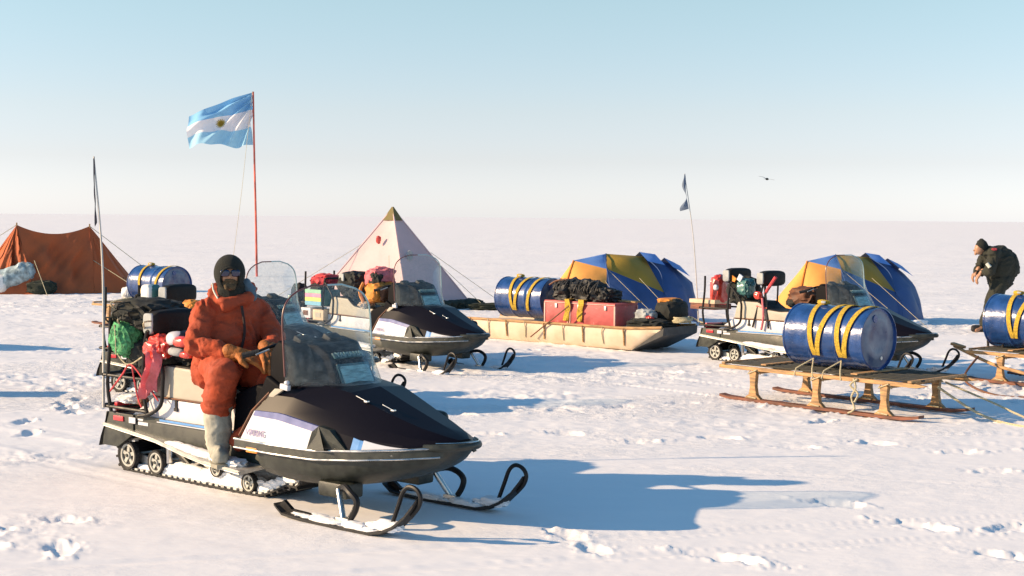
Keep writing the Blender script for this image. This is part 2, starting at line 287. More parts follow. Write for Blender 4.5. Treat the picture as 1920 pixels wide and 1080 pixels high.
# ---------------------------------------------------------------- mesh builder
class MB:
    def __init__(s): s.v = []; s.f = []; s.m = []; s.sm = []; s.mats = []
    def mi(s, m):
        if m not in s.mats: s.mats.append(m)
        return s.mats.index(m)
    def add(s, vs, fs, m='black', smooth=True):
        o = len(s.v); s.v += [tuple(map(float, v)) for v in vs]; k = s.mi(m)
        for f in fs: s.f.append([i+o for i in f]); s.m.append(k); s.sm.append(smooth)
        return s
    def bm(s, bm, m='black', smooth=False):
        bm.verts.index_update()
        s.add([v.co for v in bm.verts], [[v.index for v in f.verts] for f in bm.faces], m, smooth); bm.free(); return s
    def box(s, c, d, m='black', rot=None, bev=0, taper=None):
        bm = bmesh.new(); bmesh.ops.create_cube(bm, size=1)
        for v in bm.verts:
            v.co = Vector((v.co.x*d[0], v.co.y*d[1], v.co.z*d[2]))
            if taper and v.co.z > 0: v.co.x *= taper[0]; v.co.y *= taper[1]
        if bev: bmesh.ops.bevel(bm, geom=bm.edges[:], offset=bev, segments=2, affect='EDGES', profile=.6)
        Rm = Matrix.Identity(3)
        if rot is not None:
            from mathutils import Euler
            Rm = Euler([R(a) for a in rot]).to_matrix()
        for v in bm.verts: v.co = Rm @ v.co + Vector(c)
        return s.bm(bm, m, bev > 0)
    def prism(s, prof, y0, y1, m='black', bev=0, taper_top=None):
        """profile in x,z extruded along y"""
        bm = bmesh.new()
        a = [bm.verts.new((x, y0, z)) for x, z in prof]; b = [bm.verts.new((x, y1, z)) for x, z in prof]
        n = len(prof)
        bm.faces.new(a); bm.faces.new(b[::-1])
        for i in range(n): bm.faces.new((a[i], b[i], b[(i+1) % n], a[(i+1) % n]))
        if taper_top:
            zs = [p[1] for p in prof]; z0, z1 = min(zs), max(zs); cy = (y0+y1)/2
            for v in bm.verts:
                t = (v.co.z-z0)/(z1-z0); v.co.y = cy+(v.co.y-cy)*(1+(taper_top-1)*t)
        bmesh.ops.recalc_face_normals(bm, faces=bm.faces[:])
        if bev: bmesh.ops.bevel(bm, geom=bm.edges[:], offset=bev, segments=3, affect='EDGES', profile=.6)
        return s.bm(bm, m, bev > 0)
    def tube(s, pts, r=.01, m='tube', seg=8, closed=False, sub=0):
        P = [Vector(p) for p in pts]
        if sub:  # catmull-rom
            Q = []; n = len(P)
            for i in range(n if closed else n-1):
                p0 = P[(i-1) % n] if closed else P[max(i-1, 0)]; p1 = P[i]; p2 = P[(i+1) % n]; p3 = P[(i+2) % n] if closed else P[min(i+2, n-1)]
                for k in range(sub):
                    t = k/sub
                    Q.append(.5*((2*p1)+(p2-p0)*t+(2*p0-5*p1+4*p2-p3)*t*t+(3*p1-p0-3*p2+p3)*t**3))
            if not closed: Q.append(P[-1])
            P = Q
        n = len(P); rs = r if isinstance(r, (list, tuple)) else None
        vs = []; fs = []; up = None
        for i, p in enumerate(P):
            if closed: d = P[(i+1) % n]-P[i-1]
            else: d = P[min(i+1, n-1)]-P[max(i-1, 0)]
            if d.length < 1e-9: d = Vector((0, 0, 1))
            d.normalize()
            if up is None:
                up = Vector((0, 0, 1)) if abs(d.z) < .9 else Vector((1, 0, 0))
            a = d.cross(up)
            if a.length < 1e-4: a = d.orthogonal()
            a.normalize(); b = a.cross(d).normalized(); up = b
            rr = (rs[0]+(rs[1]-rs[0])*i/(n-1)) if rs else r
            for k in range(seg):
                t = 2*math.pi*k/seg
                vs.append(p+a*(rr*math.cos(t))+b*(rr*math.sin(t)))
        for i in range(n if closed else n-1):
            j = (i+1) % n
            for k in range(seg):
                l = (k+1) % seg
                fs.append((i*seg+k, i*seg+l, j*seg+l, j*seg+k))
        if not closed: fs.append(tuple(range(seg))[::-1]); fs.append(tuple((n-1)*seg+k for k in range(seg)))
        return s.add(vs, fs, m, True)
    def lathe(s, prof, c=(0,0,0), axis='y', m='black', seg=24, a0=0, a1=2*math.pi):
        """prof: (radius, along)"""
        vs = []; fs = []; full = abs(a1-a0-2*math.pi) < 1e-6; K = seg if full else seg+1
        for r_, h in prof:
            for k in range(K):
                t = a0+(a1-a0)*k/seg; p = (r_*math.cos(t), r_*math.sin(t))
                q = {'y': (p[0], h, p[1]), 'x': (h, p[0], p[1]), 'z': (p[0], p[1], h)}[axis]
                vs.append((q[0]+c[0], q[1]+c[1], q[2]+c[2]))
        for i in range(len(prof)-1):
            for k in range(seg):
                l = (k+1) % K
                fs.append((i*K+k, i*K+l, (i+1)*K+l, (i+1)*K+k))
        return s.add(vs, fs, m, True)
    def loft(s, secs, m='black', smooth=True, cap0=False, cap1=False, closed=False, flip=False):
        n = len(secs[0]); vs = [p for q in secs for p in q]; fs = []
        for i in range(len(secs)-1):
            for k in range(n if closed else n-1):
                l = (k+1) % n
                f = (i*n+k, i*n+l, (i+1)*n+l, (i+1)*n+k); fs.append(f[::-1] if flip else f)
        if cap0: fs.append(tuple(range(n)))
        if cap1: fs.append(tuple((len(secs)-1)*n+k for k in range(n))[::-1])
        return s.add(vs, fs, m, smooth)
    def blob(s, c, d, m='dark_cloth', seed=0, amp=.18, freq=2.2, sub=4, power=2.6, rot=0):
        bm = bmesh.new(); bmesh.ops.create_icosphere(bm, subdivisions=sub, radius=1)
        P = np.array([v.co[:] for v in bm.verts])
        q = np.sign(P)*np.abs(P)**(2/power); q /= (np.sum(np.abs(q)**power, 1)**(1/power))[:, None]
        n = fbm(P[:, 0]*freq+seed, P[:, 1]*freq, P[:, 2]*freq+.01, seed=seed, o=4, g=.6)
        cre = 1-np.abs(fbm(P[:, 0]*freq*1.6+seed, P[:, 1]*freq*1.6, P[:, 2]*freq*1.6+.01, seed=seed+5, o=2))*2
        q = q*(1+amp*n+amp*.35*cre)[:, None]*np.array(d)/2
        cr, sr = math.cos(R(rot)), math.sin(R(rot))
        q = np.stack([q[:, 0]*cr-q[:, 1]*sr, q[:, 0]*sr+q[:, 1]*cr, q[:, 2]], 1)+np.array(c)
        for v, w in zip(bm.verts, q): v.co = w
        return s.bm(bm, m, True)
    def build(s, name, parent=None, loc=None, sharp=38, sub=0):
        me = bpy.data.meshes.new(name); me.from_pydata(s.v, [], s.f)
        for k in s.mats: me.materials.append(M[k])
        me.polygons.foreach_set('material_index', s.m); me.polygons.foreach_set('use_smooth', s.sm)
        me.validate(); me.update()
        bm = bmesh.new(); bm.from_mesh(me); bmesh.ops.recalc_face_normals(bm, faces=bm.faces[:])
        for e in bm.edges:
            if len(e.link_faces) == 2 and e.calc_face_angle(0) > R(sharp): e.smooth = False
        bm.to_mesh(me); bm.free()
        o = bpy.data.objects.new(name, me); COL.objects.link(o)
        if parent: o.parent = parent
        if loc: o.location = loc
        if sub:
            md = o.modifiers.new('s', 'SUBSURF'); md.levels = sub; md.render_levels = sub
        return o
def tag(o, label, cat=None, group=None, kind=None):
    if label: o['label'] = label
    if cat: o['category'] = cat
    if group: o['group'] = group
    if kind: o['kind'] = kind
    return o
def thing(name, label, cat, loc, rz=0, group=None, pitch=0):
    o = bpy.data.objects.new(name, None); COL.objects.link(o); o.empty_display_size = .2
    o.location = loc; o.rotation_euler = (0, -R(pitch), R(rz))
    return tag(o, label, cat, group)
def copy_tree(o, parent=None):
    c = o.copy(); COL.objects.link(c); c.parent = parent
    for ch in [k for k in CH(o)]: copy_tree(ch, c)
    return c
def CH(o): return [k for k in COL.objects if k.parent is o]
def mirror(pts): return [(x, -y, z) for x, y, z in pts]

# remeshed bodies from capsules
def capsule_body(name, caps, mname, vox=.012, smooth=4, parent=None, fold=0, ffreq=9, fseed=1, ell=()):
    mb = MB()
    for c in caps:
        p, r0, q, r1 = Vector(c[0]), c[1], Vector(c[2]), c[3]
        d = q-p; L_ = max(d.length, 1e-5); d.normalize()
        a = d.orthogonal().normalized(); b = d.cross(a)
        rings = []; n = 14
        prof = [(-r0*math.cos(t), r0*math.sin(t)) for t in [k*math.pi/2/4 for k in range(0, 4)]]+[(0, r0), (L_*.33, r0+(r1-r0)*.33), (L_*.66, r0+(r1-r0)*.66), (L_, r1)]
        prof += [(L_+r1*math.sin(t), r1*math.cos(t)) for t in [k*math.pi/2/4 for k in range(1, 5)]]
        for h, rr in prof:
            rr = max(rr, 1e-4)
            rings.append([p+d*h+a*(rr*math.cos(2*math.pi*k/n))+b*(rr*math.sin(2*math.pi*k/n)) for k in range(n)])
        mb.loft(rings, mname, True, True, True, True)
    for c, d in ell: mb.blob(c, [2*k for k in d], mname, amp=0, sub=3, power=2)
    o = mb.build(name)
    md = o.modifiers.new('r', 'REMESH'); md.mode = 'VOXEL'; md.voxel_size = vox; md.use_smooth_shade = True
    ms = o.modifiers.new('s', 'SMOOTH'); ms.iterations = smooth; ms.factor = .6
    dg = bpy.context.evaluated_depsgraph_get(); dg.update()
    me = bpy.data.meshes.new_from_object(o.evaluated_get(dg), depsgraph=dg)
    old = o.data; o.modifiers.clear(); o.data = me; bpy.data.meshes.remove(old)
    n = len(me.vertices); P = np.empty(n*3); me.vertices.foreach_get('co', P); P = P.reshape(-1, 3)
    if fold:
        Nn = np.empty(n*3); me.vertices.foreach_get('normal', Nn); Nn = Nn.reshape(-1, 3)
        w = fbm(P[:, 0]*3+fseed, P[:, 1]*3, P[:, 2]*3+.013, seed=fseed, o=2)
        f1 = 1-np.abs(fbm(P[:, 0]*ffreq*.6+w*2, P[:, 1]*ffreq*.6, P[:, 2]*ffreq*1.15+w*2.2+.01, seed=fseed+9, o=2))*3.2+.30*(1-np.abs(fbm(P[:, 0]*ffreq*2+w*3, P[:, 1]*ffreq*2, P[:, 2]*ffreq*3.3+.01, seed=fseed+19, o=2))*2.6)
        P += Nn*(fold*(f1-.4))[:, None]
    me.vertices.foreach_set('co', P.ravel())
    me.polygons.foreach_set('use_smooth', [True]*len(me.polygons)); me.update()
    if parent: o.parent = parent
    return o

# ================================================================ SETTING
def build_ground():
    # one sheet, finer near the camp, reaching the horizon all round
    rows = [0.6, 1.2, 2.0, 2.8, 3.4, 4.0, 4.6, 5.2]
    d = 5.6
    while d < 45: rows.append(d); d *= 1.0038
    while d < 9000: rows.append(d); d *= 1.02
    rows = np.array(rows)
    a = np.concatenate([np.radians(np.arange(-180, -36, 6.)), np.radians(np.arange(-36, -27, .5)), np.radians(np.arange(-27, 27, .075)), np.radians(np.arange(27, 36, .5)), np.radians(np.arange(36, 180, 6.))])
    nr, na = len(rows), len(a)
    D, A = np.meshgrid(rows, a, indexing='ij')
    X = D*np.sin(A); Y = D*np.cos(A)
    Z = height(X.ravel(), Y.ravel()).reshape(X.shape)
    fade = np.clip((4000-D)/2500, 0, 1)
    Z *= fade
    co = np.stack([X, Y, Z], -1).reshape(-1, 3)
    co = np.vstack([co, [[0, 0, 0]]])
    i = np.arange(nr-1)[:, None]*na; j = np.arange(na)[None]; k = (np.arange(na)+1)[None] % na
    q = np.stack([i+j, i+k, i+na+k, i+na+j], -1).reshape(-1, 4)
    q = q[:, ::-1]
    c = nr*na; t = np.stack([np.full(na, c), (np.arange(na)+1) % na, np.arange(na)], -1)[:, ::-1]
    me = bpy.data.meshes.new('snow_ground')
    me.vertices.add(len(co)); me.vertices.foreach_set('co', co.ravel())
    nl = q.size+t.size; me.loops.add(nl); me.loops.foreach_set('vertex_index', np.concatenate([q.ravel(), t.ravel()]).astype(np.int32))
    npoly = len(q)+len(t); me.polygons.add(npoly)
    ls = np.concatenate([np.arange(len(q))*4, len(q)*4+np.arange(len(t))*3]).astype(np.int32)
    me.polygons.foreach_set('loop_start', ls)
    me.update(calc_edges=True); me.validate()
    me.polygons.foreach_set('use_smooth', [True]*npoly)
    me.materials.append(M['snow'])
    o = bpy.data.objects.new('snow_ground', me); COL.objects.link(o)
    if me.polygons[len(q)//2].normal.z < 0: me.flip_normals()
    o['kind'] = 'structure'
build_ground()

# ================================================================ SNOWMOBILE
SEAM = [(1.47,.42,.405),(1.80,.435,.405),(2.15,.425,.408),(2.45,.365,.43),(2.70,.27,.452),(2.85,.175,.466),(2.93,.09,.474)]
HOOD = [ # seam, flank top, shoulder, plateau edge, centre
 [(1.49,.42,.41),(1.60,.405,.585),(1.70,.36,.69),(1.74,.24,.765),(1.75,0,.775)],
 [(1.80,.435,.41),(1.85,.41,.590),(1.90,.36,.69),(1.95,.24,.775),(1.97,0,.790)],
 [(2.15,.425,.413),(2.17,.40,.545),(2.2,.34,.63),(2.24,.22,.735),(2.26,0,.755)],
 [(2.45,.365,.435),(2.46,.350,.497),(2.48,.29,.565),(2.50,.19,.640),(2.52,0,.660)],
 [(2.70,.27,.457),(2.70,.262,.480),(2.72,.22,.520),(2.73,.14,.567),(2.74,0,.583)],
 [(2.85,.175,.471),(2.85,.167,.484),(2.86,.14,.505),(2.865,.09,.530),(2.87,0,.540)],
 [(2.93,.09,.479),(2.93,.085,.489),(2.93,.06,.50),(2.93,.04,.508),(2.93,0,.51)]]
def seam_at(x):
    for a, b in zip(SEAM, SEAM[1:]):
        if x <= b[0]:
            t = (x-a[0])/(b[0]-a[0]); return tuple(a[i]+(b[i]-a[i])*t for i in range(3))
    return SEAM[-1]
def flank(x, t):
    for A, B in zip(HOOD, HOOD[1:]):
        if x <= B[0][0] or B is HOOD[-1]:
            k = (x-A[0][0])/(B[0][0]-A[0][0])
            s = [A[0][i]+(B[0][i]-A[0][i])*k for i in range(3)]; f = [A[1][i]+(B[1][i]-A[1][i])*k for i in range(3)]
            return [s[i]+(f[i]-s[i])*t for i in range(3)]
def flank_plate(mb, xs, tlo, thi, off, m, side, n=10):
    """thin plate on the flank between x range, t range functions"""
    A = []; B = []
    for i in range(n+1):
        x = xs[0]+(xs[1]-xs[0])*i/n; u = i/n
        row = []
        for k in range(4):
            t = tlo(u)+(thi(u)-tlo(u))*k/3
            p = flank(x, t); row.append((p[0], side*(p[1]+off), p[2]+off*.15))
        A.append(row); B.append([(p[0], side*(abs(p[1])-off-.004), p[2]) for p in row])
    secs = [a+b[::-1] for a, b in zip(A, B)]
    mb.loft(secs, m, False, True, True, True)
def text_mesh(txt, size, m, ext=.001):
    cu = bpy.data.curves.new('t', 'FONT'); cu.body = txt; cu.size = size; cu.extrude = ext; cu.align_x = 'CENTER'; cu.align_y = 'CENTER'; cu.offset = size*.012
    o = bpy.data.objects.new('t', cu); COL.objects.link(o)
    dg = bpy.context.evaluated_depsgraph_get(); dg.update()
    me = bpy.data.meshes.new_from_object(o.evaluated_get(dg), depsgraph=dg)
    bpy.data.objects.remove(o); me.materials.clear(); me.materials.append(M[m]); return me
def wheel(root, x, y, z, r, spokes=5):
    s = 1 if y > 0 else -1
    w = MB(); w.lathe([(r*.80,-.018),(r*.97,-.02),(r,-.012),(r,.012),(r*.97,.02),(r*.80,.018),(r*.78,0),(r*.80,-.018)], (0,0,0), 'y', 'rubber', 26)
    t = MB(); t.lathe([(r*.66,-.016),(r*.81,-.017),(r*.81,.017),(r*.66,.016),(r*.66,-.016)], (0,0,0), 'y', 'rim', 26)
    t.lathe([(.001,-.02),(r*.25,-.02),(r*.25,.02),(.001,.02)], (0,0,0), 'y', 'rim', 16)
    for k in range(spokes):
        a = 2*math.pi*k/spokes+.3
        t.box((r*.46*math.cos(a), 0, r*.46*math.sin(a)), (r*.5, .02, r*.26), 'rim', (0, -math.degrees(a), 0))
    t.lathe([(.001,-.004),(r*.7,-.004),(r*.7,.004),(.001,.004)], (0,0,0), 'y', 'rubber', 16)
    t.lathe([(.001,-.027),(r*.12,-.027),(r*.12,.027),(.001,.027)], (0,0,0), 'y', 'pan', 10)
    o = t.build('wheel', root, (x, y, z)); w.build('tyre', o)
def make_snowmobile(label, group):
    root = thing('snowmobile', label, 'snowmobile', (0,0,0), 0, group)
    # tunnel, side panels
    b = MB()
    b.box((.68,0,.365),(1.66,.38,.05),'pan')
    for s in (-1,1): b.box((.68,s*.192,.335),(1.66,.012,.13),'pan')
    b.build('tunnel', root)
    b = MB(); b.prism([(.05,.391),(1.22,.391),(1.22,.535),(.30,.535)], -.175, .175, 'white', .01); b.build('seat_base', root)
    for s in (-1,1):
        b = MB(); b.box((.95,s*.2,.392),(1.1,.006,.014),'blue_line'); b.box((.72,s*.2,.378),(.7,.005,.006),'white'); b.build('side_stripe', root)
        b = MB(); E_ = [(-.20,.222,.322),(.1,.226,.295),(.4,.235,.268),(.8,.32,.236),(1.1,.385,.222),(1.47,.41,.208)]
        b.loft([[(x,s*.195,z+.004),(x,s*y,z),(x,s*(y+.004),z-.022),(x,s*(y-.01),z-.026),(x,s*.195,z-.012)] for x,y,z in E_], 'alu', False, True, True, True)
        b.tube([(x,s*(y+.002),z-.008) for x,y,z in E_], .008, 'rim', 6, sub=3); b.build('running_board', root)
        b = MB(); b.loft([[(x,s*.193,.398-.03*max(0,x-.3)),(x,s*.199,.36),(x,s*.2,z)] for x,y,z in E_], 'pan'); b.build('side_panel', root)
        b = MB()
        for k in range(7): b.blob((.62+k*.11, s*(.235+.012*k), .250-.004*k), (.22,.05+.012*k,.05), 'snowclump', seed=k, amp=.35, sub=3)
        b.build('packed_snow', root)
        # rear side gusset
        b = MB(); b.prism([(-.235,.165),(-.06,.165),(.12,.27),(.12,.40),(-.19,.40)], s*.195, s*.21, 'pan', .003); b.build('rear_gusset', root)
        b = MB(); b.box((-.04,s*.214,.365),(.11,.012,.034),'red_lamp',bev=.004); b.build('side_reflector', root)
        b = MB(); b.box((.115,s*.2135,.365),(.07,.008,.04),'white'); b.box((.22,s*.2,.350),(.11,.006,.022),'white'); b.box((.19,s*.2,.375),(.06,.006,.012),'white'); b.build('sticker', root)
        # strap tab
        b = MB(); b.box((.55,s*.178,.505),(.022,.008,.06),'vinyl'); b.box((.55,s*.18,.474),(.036,.012,.022),'rubber'); b.build('seat_strap', root)
    b = MB(); b.loft([[(-.16,y,.40),(-.2,y,.30),(-.24,y,.22),(-.262,y,.155)] for y in (-.215,0,.215)], 'rubber'); b.loft([[(-.17,y,.40),(-.21,y,.30),(-.25,y,.22),(-.272,y,.155)] for y in (-.215,0,.215)], 'rubber')
    b.build('snow_flap', root)
    b = MB(); b.box((-.165,0,.43),(.035,.3,.06),'red_lamp',bev=.008); b.build('tail_lamp', root)
    # seat
    b = MB()
    prof = [(.315,.537),(.345,.66),(.375,.748),(.45,.762),(.70,.757),(.755,.715),(.83,.672),(1.02,.655),(1.18,.665),(1.24,.64),(1.25,.537)]
    b.prism(prof, -.185, .185, 'cream', .022); b.build('seat', root)
    b = MB(); top = [(p[0], p[1]+.006) for p in prof[2:-1]]; bot = [(p[0]+.003, p[1]-.02) for p in prof[2:-1]][::-1]
    b.prism(top+bot, -.178, .178, 'vinyl', .004); b.build('seat_cover', root)
    b = MB()
    for s in (-1,1): b.tube([(.318,s*.188,.545),(1.24,s*.188,.545)], .006, 'brown')
    b.build('seat_piping', root)
    # track
    path = []
    for k in range(9):
        a = math.pi/2+math.pi*k/8*1.02; path.append((.017+.108*math.cos(a), .112+.108*math.sin(a)))
    for x in np.linspace(.1,1.33,22): path.append((x, .006))
    for x, z in [(1.40,.012),(1.48,.035),(1.56,.068),(1.64,.105)]: path.append((x, z))
    for k in range(8):
        a = -math.pi/2+.5+math.pi*k/8; path.append((1.68+.11*math.cos(a), .20+.11*math.sin(a)))
    for x in np.linspace(1.6,.05,20): path.append((x, .285-.06*max(0,(.4-x))/.4))
    b = MB(); n = len(path)
    # resample
    P = np.array(path+[path[0]]); seg = np.hypot(*np.diff(P, axis=0).T); cum = np.r_[0, np.cumsum(seg)]; T = cum[-1]
    def pp(s_): s_ = s_ % T; return np.array([np.interp(s_, cum, P[:,0]), np.interp(s_, cum, P[:,1])])
    NS = 84
    secs = []
    for i in range(NS+1):
        c = pp(T*i/NS); d = pp(T*i/NS+.01)-pp(T*i/NS-.01); d /= np.linalg.norm(d)+1e-9; nn = np.array([d[1], -d[0]])
        o_ = c; i_ = c-nn*.012
        secs.append([(o_[0],-.19,o_[1]),(o_[0],.19,o_[1]),(i_[0],.19,i_[1]),(i_[0],-.19,i_[1])])
    b.loft(secs, 'rubber', False, closed=True)
    for i in range(66):
        c = pp(T*i/66); d = pp(T*i/66+.01)-pp(T*i/66-.01); d /= np.linalg.norm(d)+1e-9; nn = np.array([d[1], -d[0]]); ang = -math.degrees(math.atan2(d[1], d[0]))
        if c[1] < .24:
            q = c+nn*.006; b.box((q[0],0,q[1]),(.016,.385,.02),'rubber',(0,ang,0))
            q = c-nn*.018; b.box((q[0],-.165,q[1]),(.03,.03,.014),'alu',(0,ang,0)); b.box((q[0],.165,q[1]),(.03,.03,.014),'alu',(0,ang,0))
    b.build('track', root)
    for s in (-1,1):
        for (x, z, r) in ((.017,.112,.098),(.328,.098,.084),(.961,.128,.052),(1.281,.078,.064)):
            wheel(root, x, s*.168, z, r, 5 if r > .06 else 4)
    b = MB()
    for s in (-1,1):
        b.prism([(.0,.07),(.4,.035),(1.25,.035),(1.46,.09),(1.46,.105),(1.24,.06),(.4,.06),(.0,.14)], s*.115-.008, s*.115+.008, 'alu')
    b.tube([(.40,-.13,.25),(.72,-.13,.06)], .014, 'pan'); b.tube([(.95,-.13,.25),(1.16,-.13,.06)], .014, 'pan'); b.tube([(.52,-.15,.235),(.97,-.15,.12)], .009, 'chrome')
    b.tube([(.42,-.14,.10),(.42,-.14,.25)], .02, 'chrome'); b.tube([(.017,-.17,.112),(.017,.17,.112)], .012, 'alu'); b.tube([(.328,-.17,.098),(.328,.17,.098)], .012, 'alu')
    b.tube([(.46,-.12,.2),(.60,-.12,.12)], .025, 'rubber'); b.tube([(.9,-.12,.24),(.7,-.12,.10)], .018, 'tube')
    b.build('suspension', root)
    b = MB()
    for y_ in (-.125, .125):
        for k in range(9): b.blob((.47+k*.095, y_, .050+.012*(k%3)), (.26,.09,.085+.02*(k%2)), 'snowclump', seed=k+3, amp=.38, freq=3, sub=3)
        for k in range(5): b.blob((1.40+k*.06, y_, .05+.022*k), (.15,.08,.06), 'snowclump', seed=k+50, amp=.45, freq=3, sub=3)
        for k in range(3): b.blob((.14+.05*k, y_, .035), (.12,.06,.05), 'snowclump', seed=k+90, amp=.45, sub=3)
    b.build('packed_snow', root)
    # belly pan
    zb = [.20,.172,.178,.225,.30,.365,.43]
    b = MB(); secs = []
    for (x, w, z), q in zip(SEAM, zb):
        half = [(x,w,z),(x,w-.004,z-.07*min(1,(z-q)/.2)),(x-.01,w-.03*min(1,w/.3),q+(z-q)*.28),(x-.015,w*.72,q),(x-.02,w*.35,q-.012),(x-.02,0,q-.016)]
        secs.append(half+[(a,-b_,c) for a,b_,c in half[-2::-1]])
    b.loft(secs, 'pan', True, True, True); b.build('belly_pan', root, sub=1)
    # amber lens separate from mounts
    for s in (-1,1):
        b2 = MB(); b2.box((2.24,s*.30,.185),(.24,.14,.09),'pan',bev=.02); b2.build('ski_mount', root)
    for s in (-1,1):
        b2 = MB(); b2.box((1.62,s*.436,.356),(.10,.016,.032),'amber',bev=.005); b2.build('reflector', root)
    # trim band
    for s in (-1,1):
        b = MB(); secs = []; l1 = []; l2 = []
        for i in range(33):
            x = 1.45+(2.885-1.45)*i/32; X_, w, z = seam_at(max(x,1.47)); y = s*(w+.012)
            secs.append([(x,s*(w-.01),z+.012),(x,y,z+.010),(x,y+s*.003,z-.05),(x,s*(w-.01),z-.055)])
            l1.append((x,y+s*.003,z+.004)); l2.append((x,y+s*.005,z-.048))
        b.loft(secs, 'pan', True, True, True); b.tube(l1, .006, 'chrome', 6); b.tube(l2, .005, 'chrome', 6); b.build('trim_strip', root)
    # hood
    b = MB(); secs = []
    for h in HOOD: secs.append([(x,-y,z) for x,y,z in h]+[(x,y,z) for x,y,z in h[-2::-1]])
    b.loft(secs, 'black', True, True, True); b.build('hood', root, sharp=13)
    for s in (-1,1):
        b = MB(); flank_plate(b, (1.505,2.13), lambda u:.02, lambda u:1.02, .010, 'white', s)
        d = b.build('side_decal', root)
        b = MB(); flank_plate(b, (1.52,2.16), lambda u:.86-.10*u, lambda u:1.035, .0135, 'decal_blue', s); b.build('blue_stripe', d)
        me = text_mesh('VIKING', .052, 'letter_violet')
        o = bpy.data.objects.new('lettering', me); COL.objects.link(o); o.parent = d
        o.location = (1.655, s*.444, .462); o.rotation_euler = (R(80), 0, 0 if s < 0 else math.pi)
        b = MB(); q = [flank(2.10,0),flank(2.13,.8),flank(2.17,1.12),flank(2.25,1.1),flank(2.38,0)]
        A = [(p[0], s*(p[1]+(.012 if i in (0,4) else .035)), p[2]) for i, p in enumerate(q)]; Bk = [(p[0], s*(p[1]-.02), p[2]) for p in q]
        b.loft([A,Bk], 'pan', False, True, True, True)
        b.add([A[0],A[1],A[2],((A[0][0]+A[4][0])/2+.02,A[0][1]+s*.012,A[0][2]+.01)], [(0,1,2,3)], 'pan', False)
        b.build('air_vent', root)
        b = MB(); flank_plate(b, (2.40,2.47), lambda u:.02, lambda u:1.0-.1*u, .006, 'blue_line', s, 3); b.build('blue_flash', root)
        b = MB(); flank_plate(b, (2.47,2.80), lambda u:.02, lambda u:.95*(1-u)+.04, .006, 'white', s); b.build('side_flash', root)
    # far side scoop
    b = MB(); b.blob((2.42,.33,.545),(.16,.06,.10),'pan',amp=0,sub=3,power=3); b.build('mirror', root)
    # latches
    for (x, y, z) in ((2.36,-.215,.715-.03),(2.53,-.17,.665-.02)):
        b = MB(); b.tube([(x-.08,y-.0,z+.034),(x,y,z+.010)], .0025, 'chrome', 6); b.box((x+.006,y,z+.008),(.026,.022,.011),'chrome',bev=.003); b.build('hood_latch', root)
    # nose bumper
    b = MB(); b.tube([(2.80,-.20,.468),(2.90,-.14,.472),(2.975,-.065,.478),(2.995,0,.48),(2.975,.065,.478),(2.90,.14,.472),(2.80,.20,.468)], .022, 'pan', 10, sub=4)
    b.tube([(2.86,-.165,.497),(2.93,-.115,.50),(2.992,-.05,.503),(3.005,0,.504),(2.992,.05,.503),(2.93,.115,.50),(2.86,.165,.497)], .004, 'chrome', 6, sub=4)
    b.box((2.92,0,.482),(.12,.15,.035),'pan',bev=.012); b.build('bumper', root)
    # dash cowl
    b = MB(); b.prism([(1.70,.70),(2.09,.715),(2.085,.74),(2.005,.895),(1.96,.945),(1.87,.985),(1.70,.99)], -.160, .160, 'cowl', .015, taper_top=.92); b.prism([(1.66,.70),(1.86,.715),(1.85,.90),(1.80,.98),(1.66,1.01),(1.60,.93),(1.62,.75)], -.31, .31, 'cowl', .022, taper_top=.88); b.build('dash_cowl', root)
    b = MB(); b.prism([(1.44,.40),(1.72,.40),(1.80,.72),(1.62,.80),(1.54,.66)], -.33, .33, 'cowl', .02); b.prism([(1.19,.395),(1.50,.395),(1.60,.70),(1.42,.72),(1.22,.645)], -.235, .235, 'cowl', .02); b.build('engine_cover', root)
    for s in (-1,1):
        b = MB(); b.tube([(1.485,s*.42,.43),(1.585,s*.405,.585),(1.69,s*.36,.70)], .009, 'brown', 6); b.build('hood_edge', root)
    nrm = Vector((.155,0,.08)).normalized(); ang = math.degrees(math.atan2(nrm.z, nrm.x))
    hl = MB(); hl.box((2.052,0,.808),(.02,.265,.150),'lens_dark',(0,-ang,0),bev=.006); h_ = hl.build('headlight', root)
    hl = MB(); hl.box((2.058,0,.808),(.026,.235,.122),'lens',(0,-ang,0),bev=.010)
    for k in range(5): hl.box((2.0665,-.09+.045*k,.808),(.010,.002,.10),'lens_dark',(0,-ang,0))
    hl.build('lens', h_)
    b = MB(); b.box((1.990,0,.924),(.012,.25,.042),'lens_dark',(0,-50,0),bev=.003); pl = b.build('name_plate', root)
    me = text_mesh('YAMAHA', .046, 'letter', .0015); o = bpy.data.objects.new('lettering', me); COL.objects.link(o); o.parent = pl
    o.location = (1.9975,0,.930); o.rotation_euler = (R(48),0,R(90)); o.scale = (1.15,1,1)
    b = MB(); b.box((1.72,-.12,1.0),(.07,.11,.05),'rubber',(0,25,0),bev=.012); b.box((1.72,.12,1.0),(.07,.11,.05),'rubber',(0,25,0),bev=.012)
    b.lathe([(.001,.0),(.035,0),(.035,.012),(.001,.012)],(1.685,-.12,1.0),'x','lens'); b.lathe([(.001,.0),(.035,0),(.035,.012),(.001,.012)],(1.685,.12,1.0),'x','lens'); b.build('instrument_pod', root)
    # handlebar
    b = MB(); b.tube([(1.64,0,.75),(1.58,0,.96)], .018, 'tube'); b.tube([(1.50,-.30,.925),(1.55,-.20,.965),(1.58,-.08,.97),(1.58,.08,.97),(1.55,.20,.965),(1.50,.30,.925)], .011, 'tube', sub=4)
    hb = b.build('handlebar', root)
    for s in (-1,1):
        b = MB(); b.tube([(1.44,s*.36,.905),(1.51,s*.285,.93)], .018, 'rubber', 10); b.tube([(1.53,s*.33,.915),(1.56,s*.25,.945)], .006, 'alu'); b.build('grip', hb)
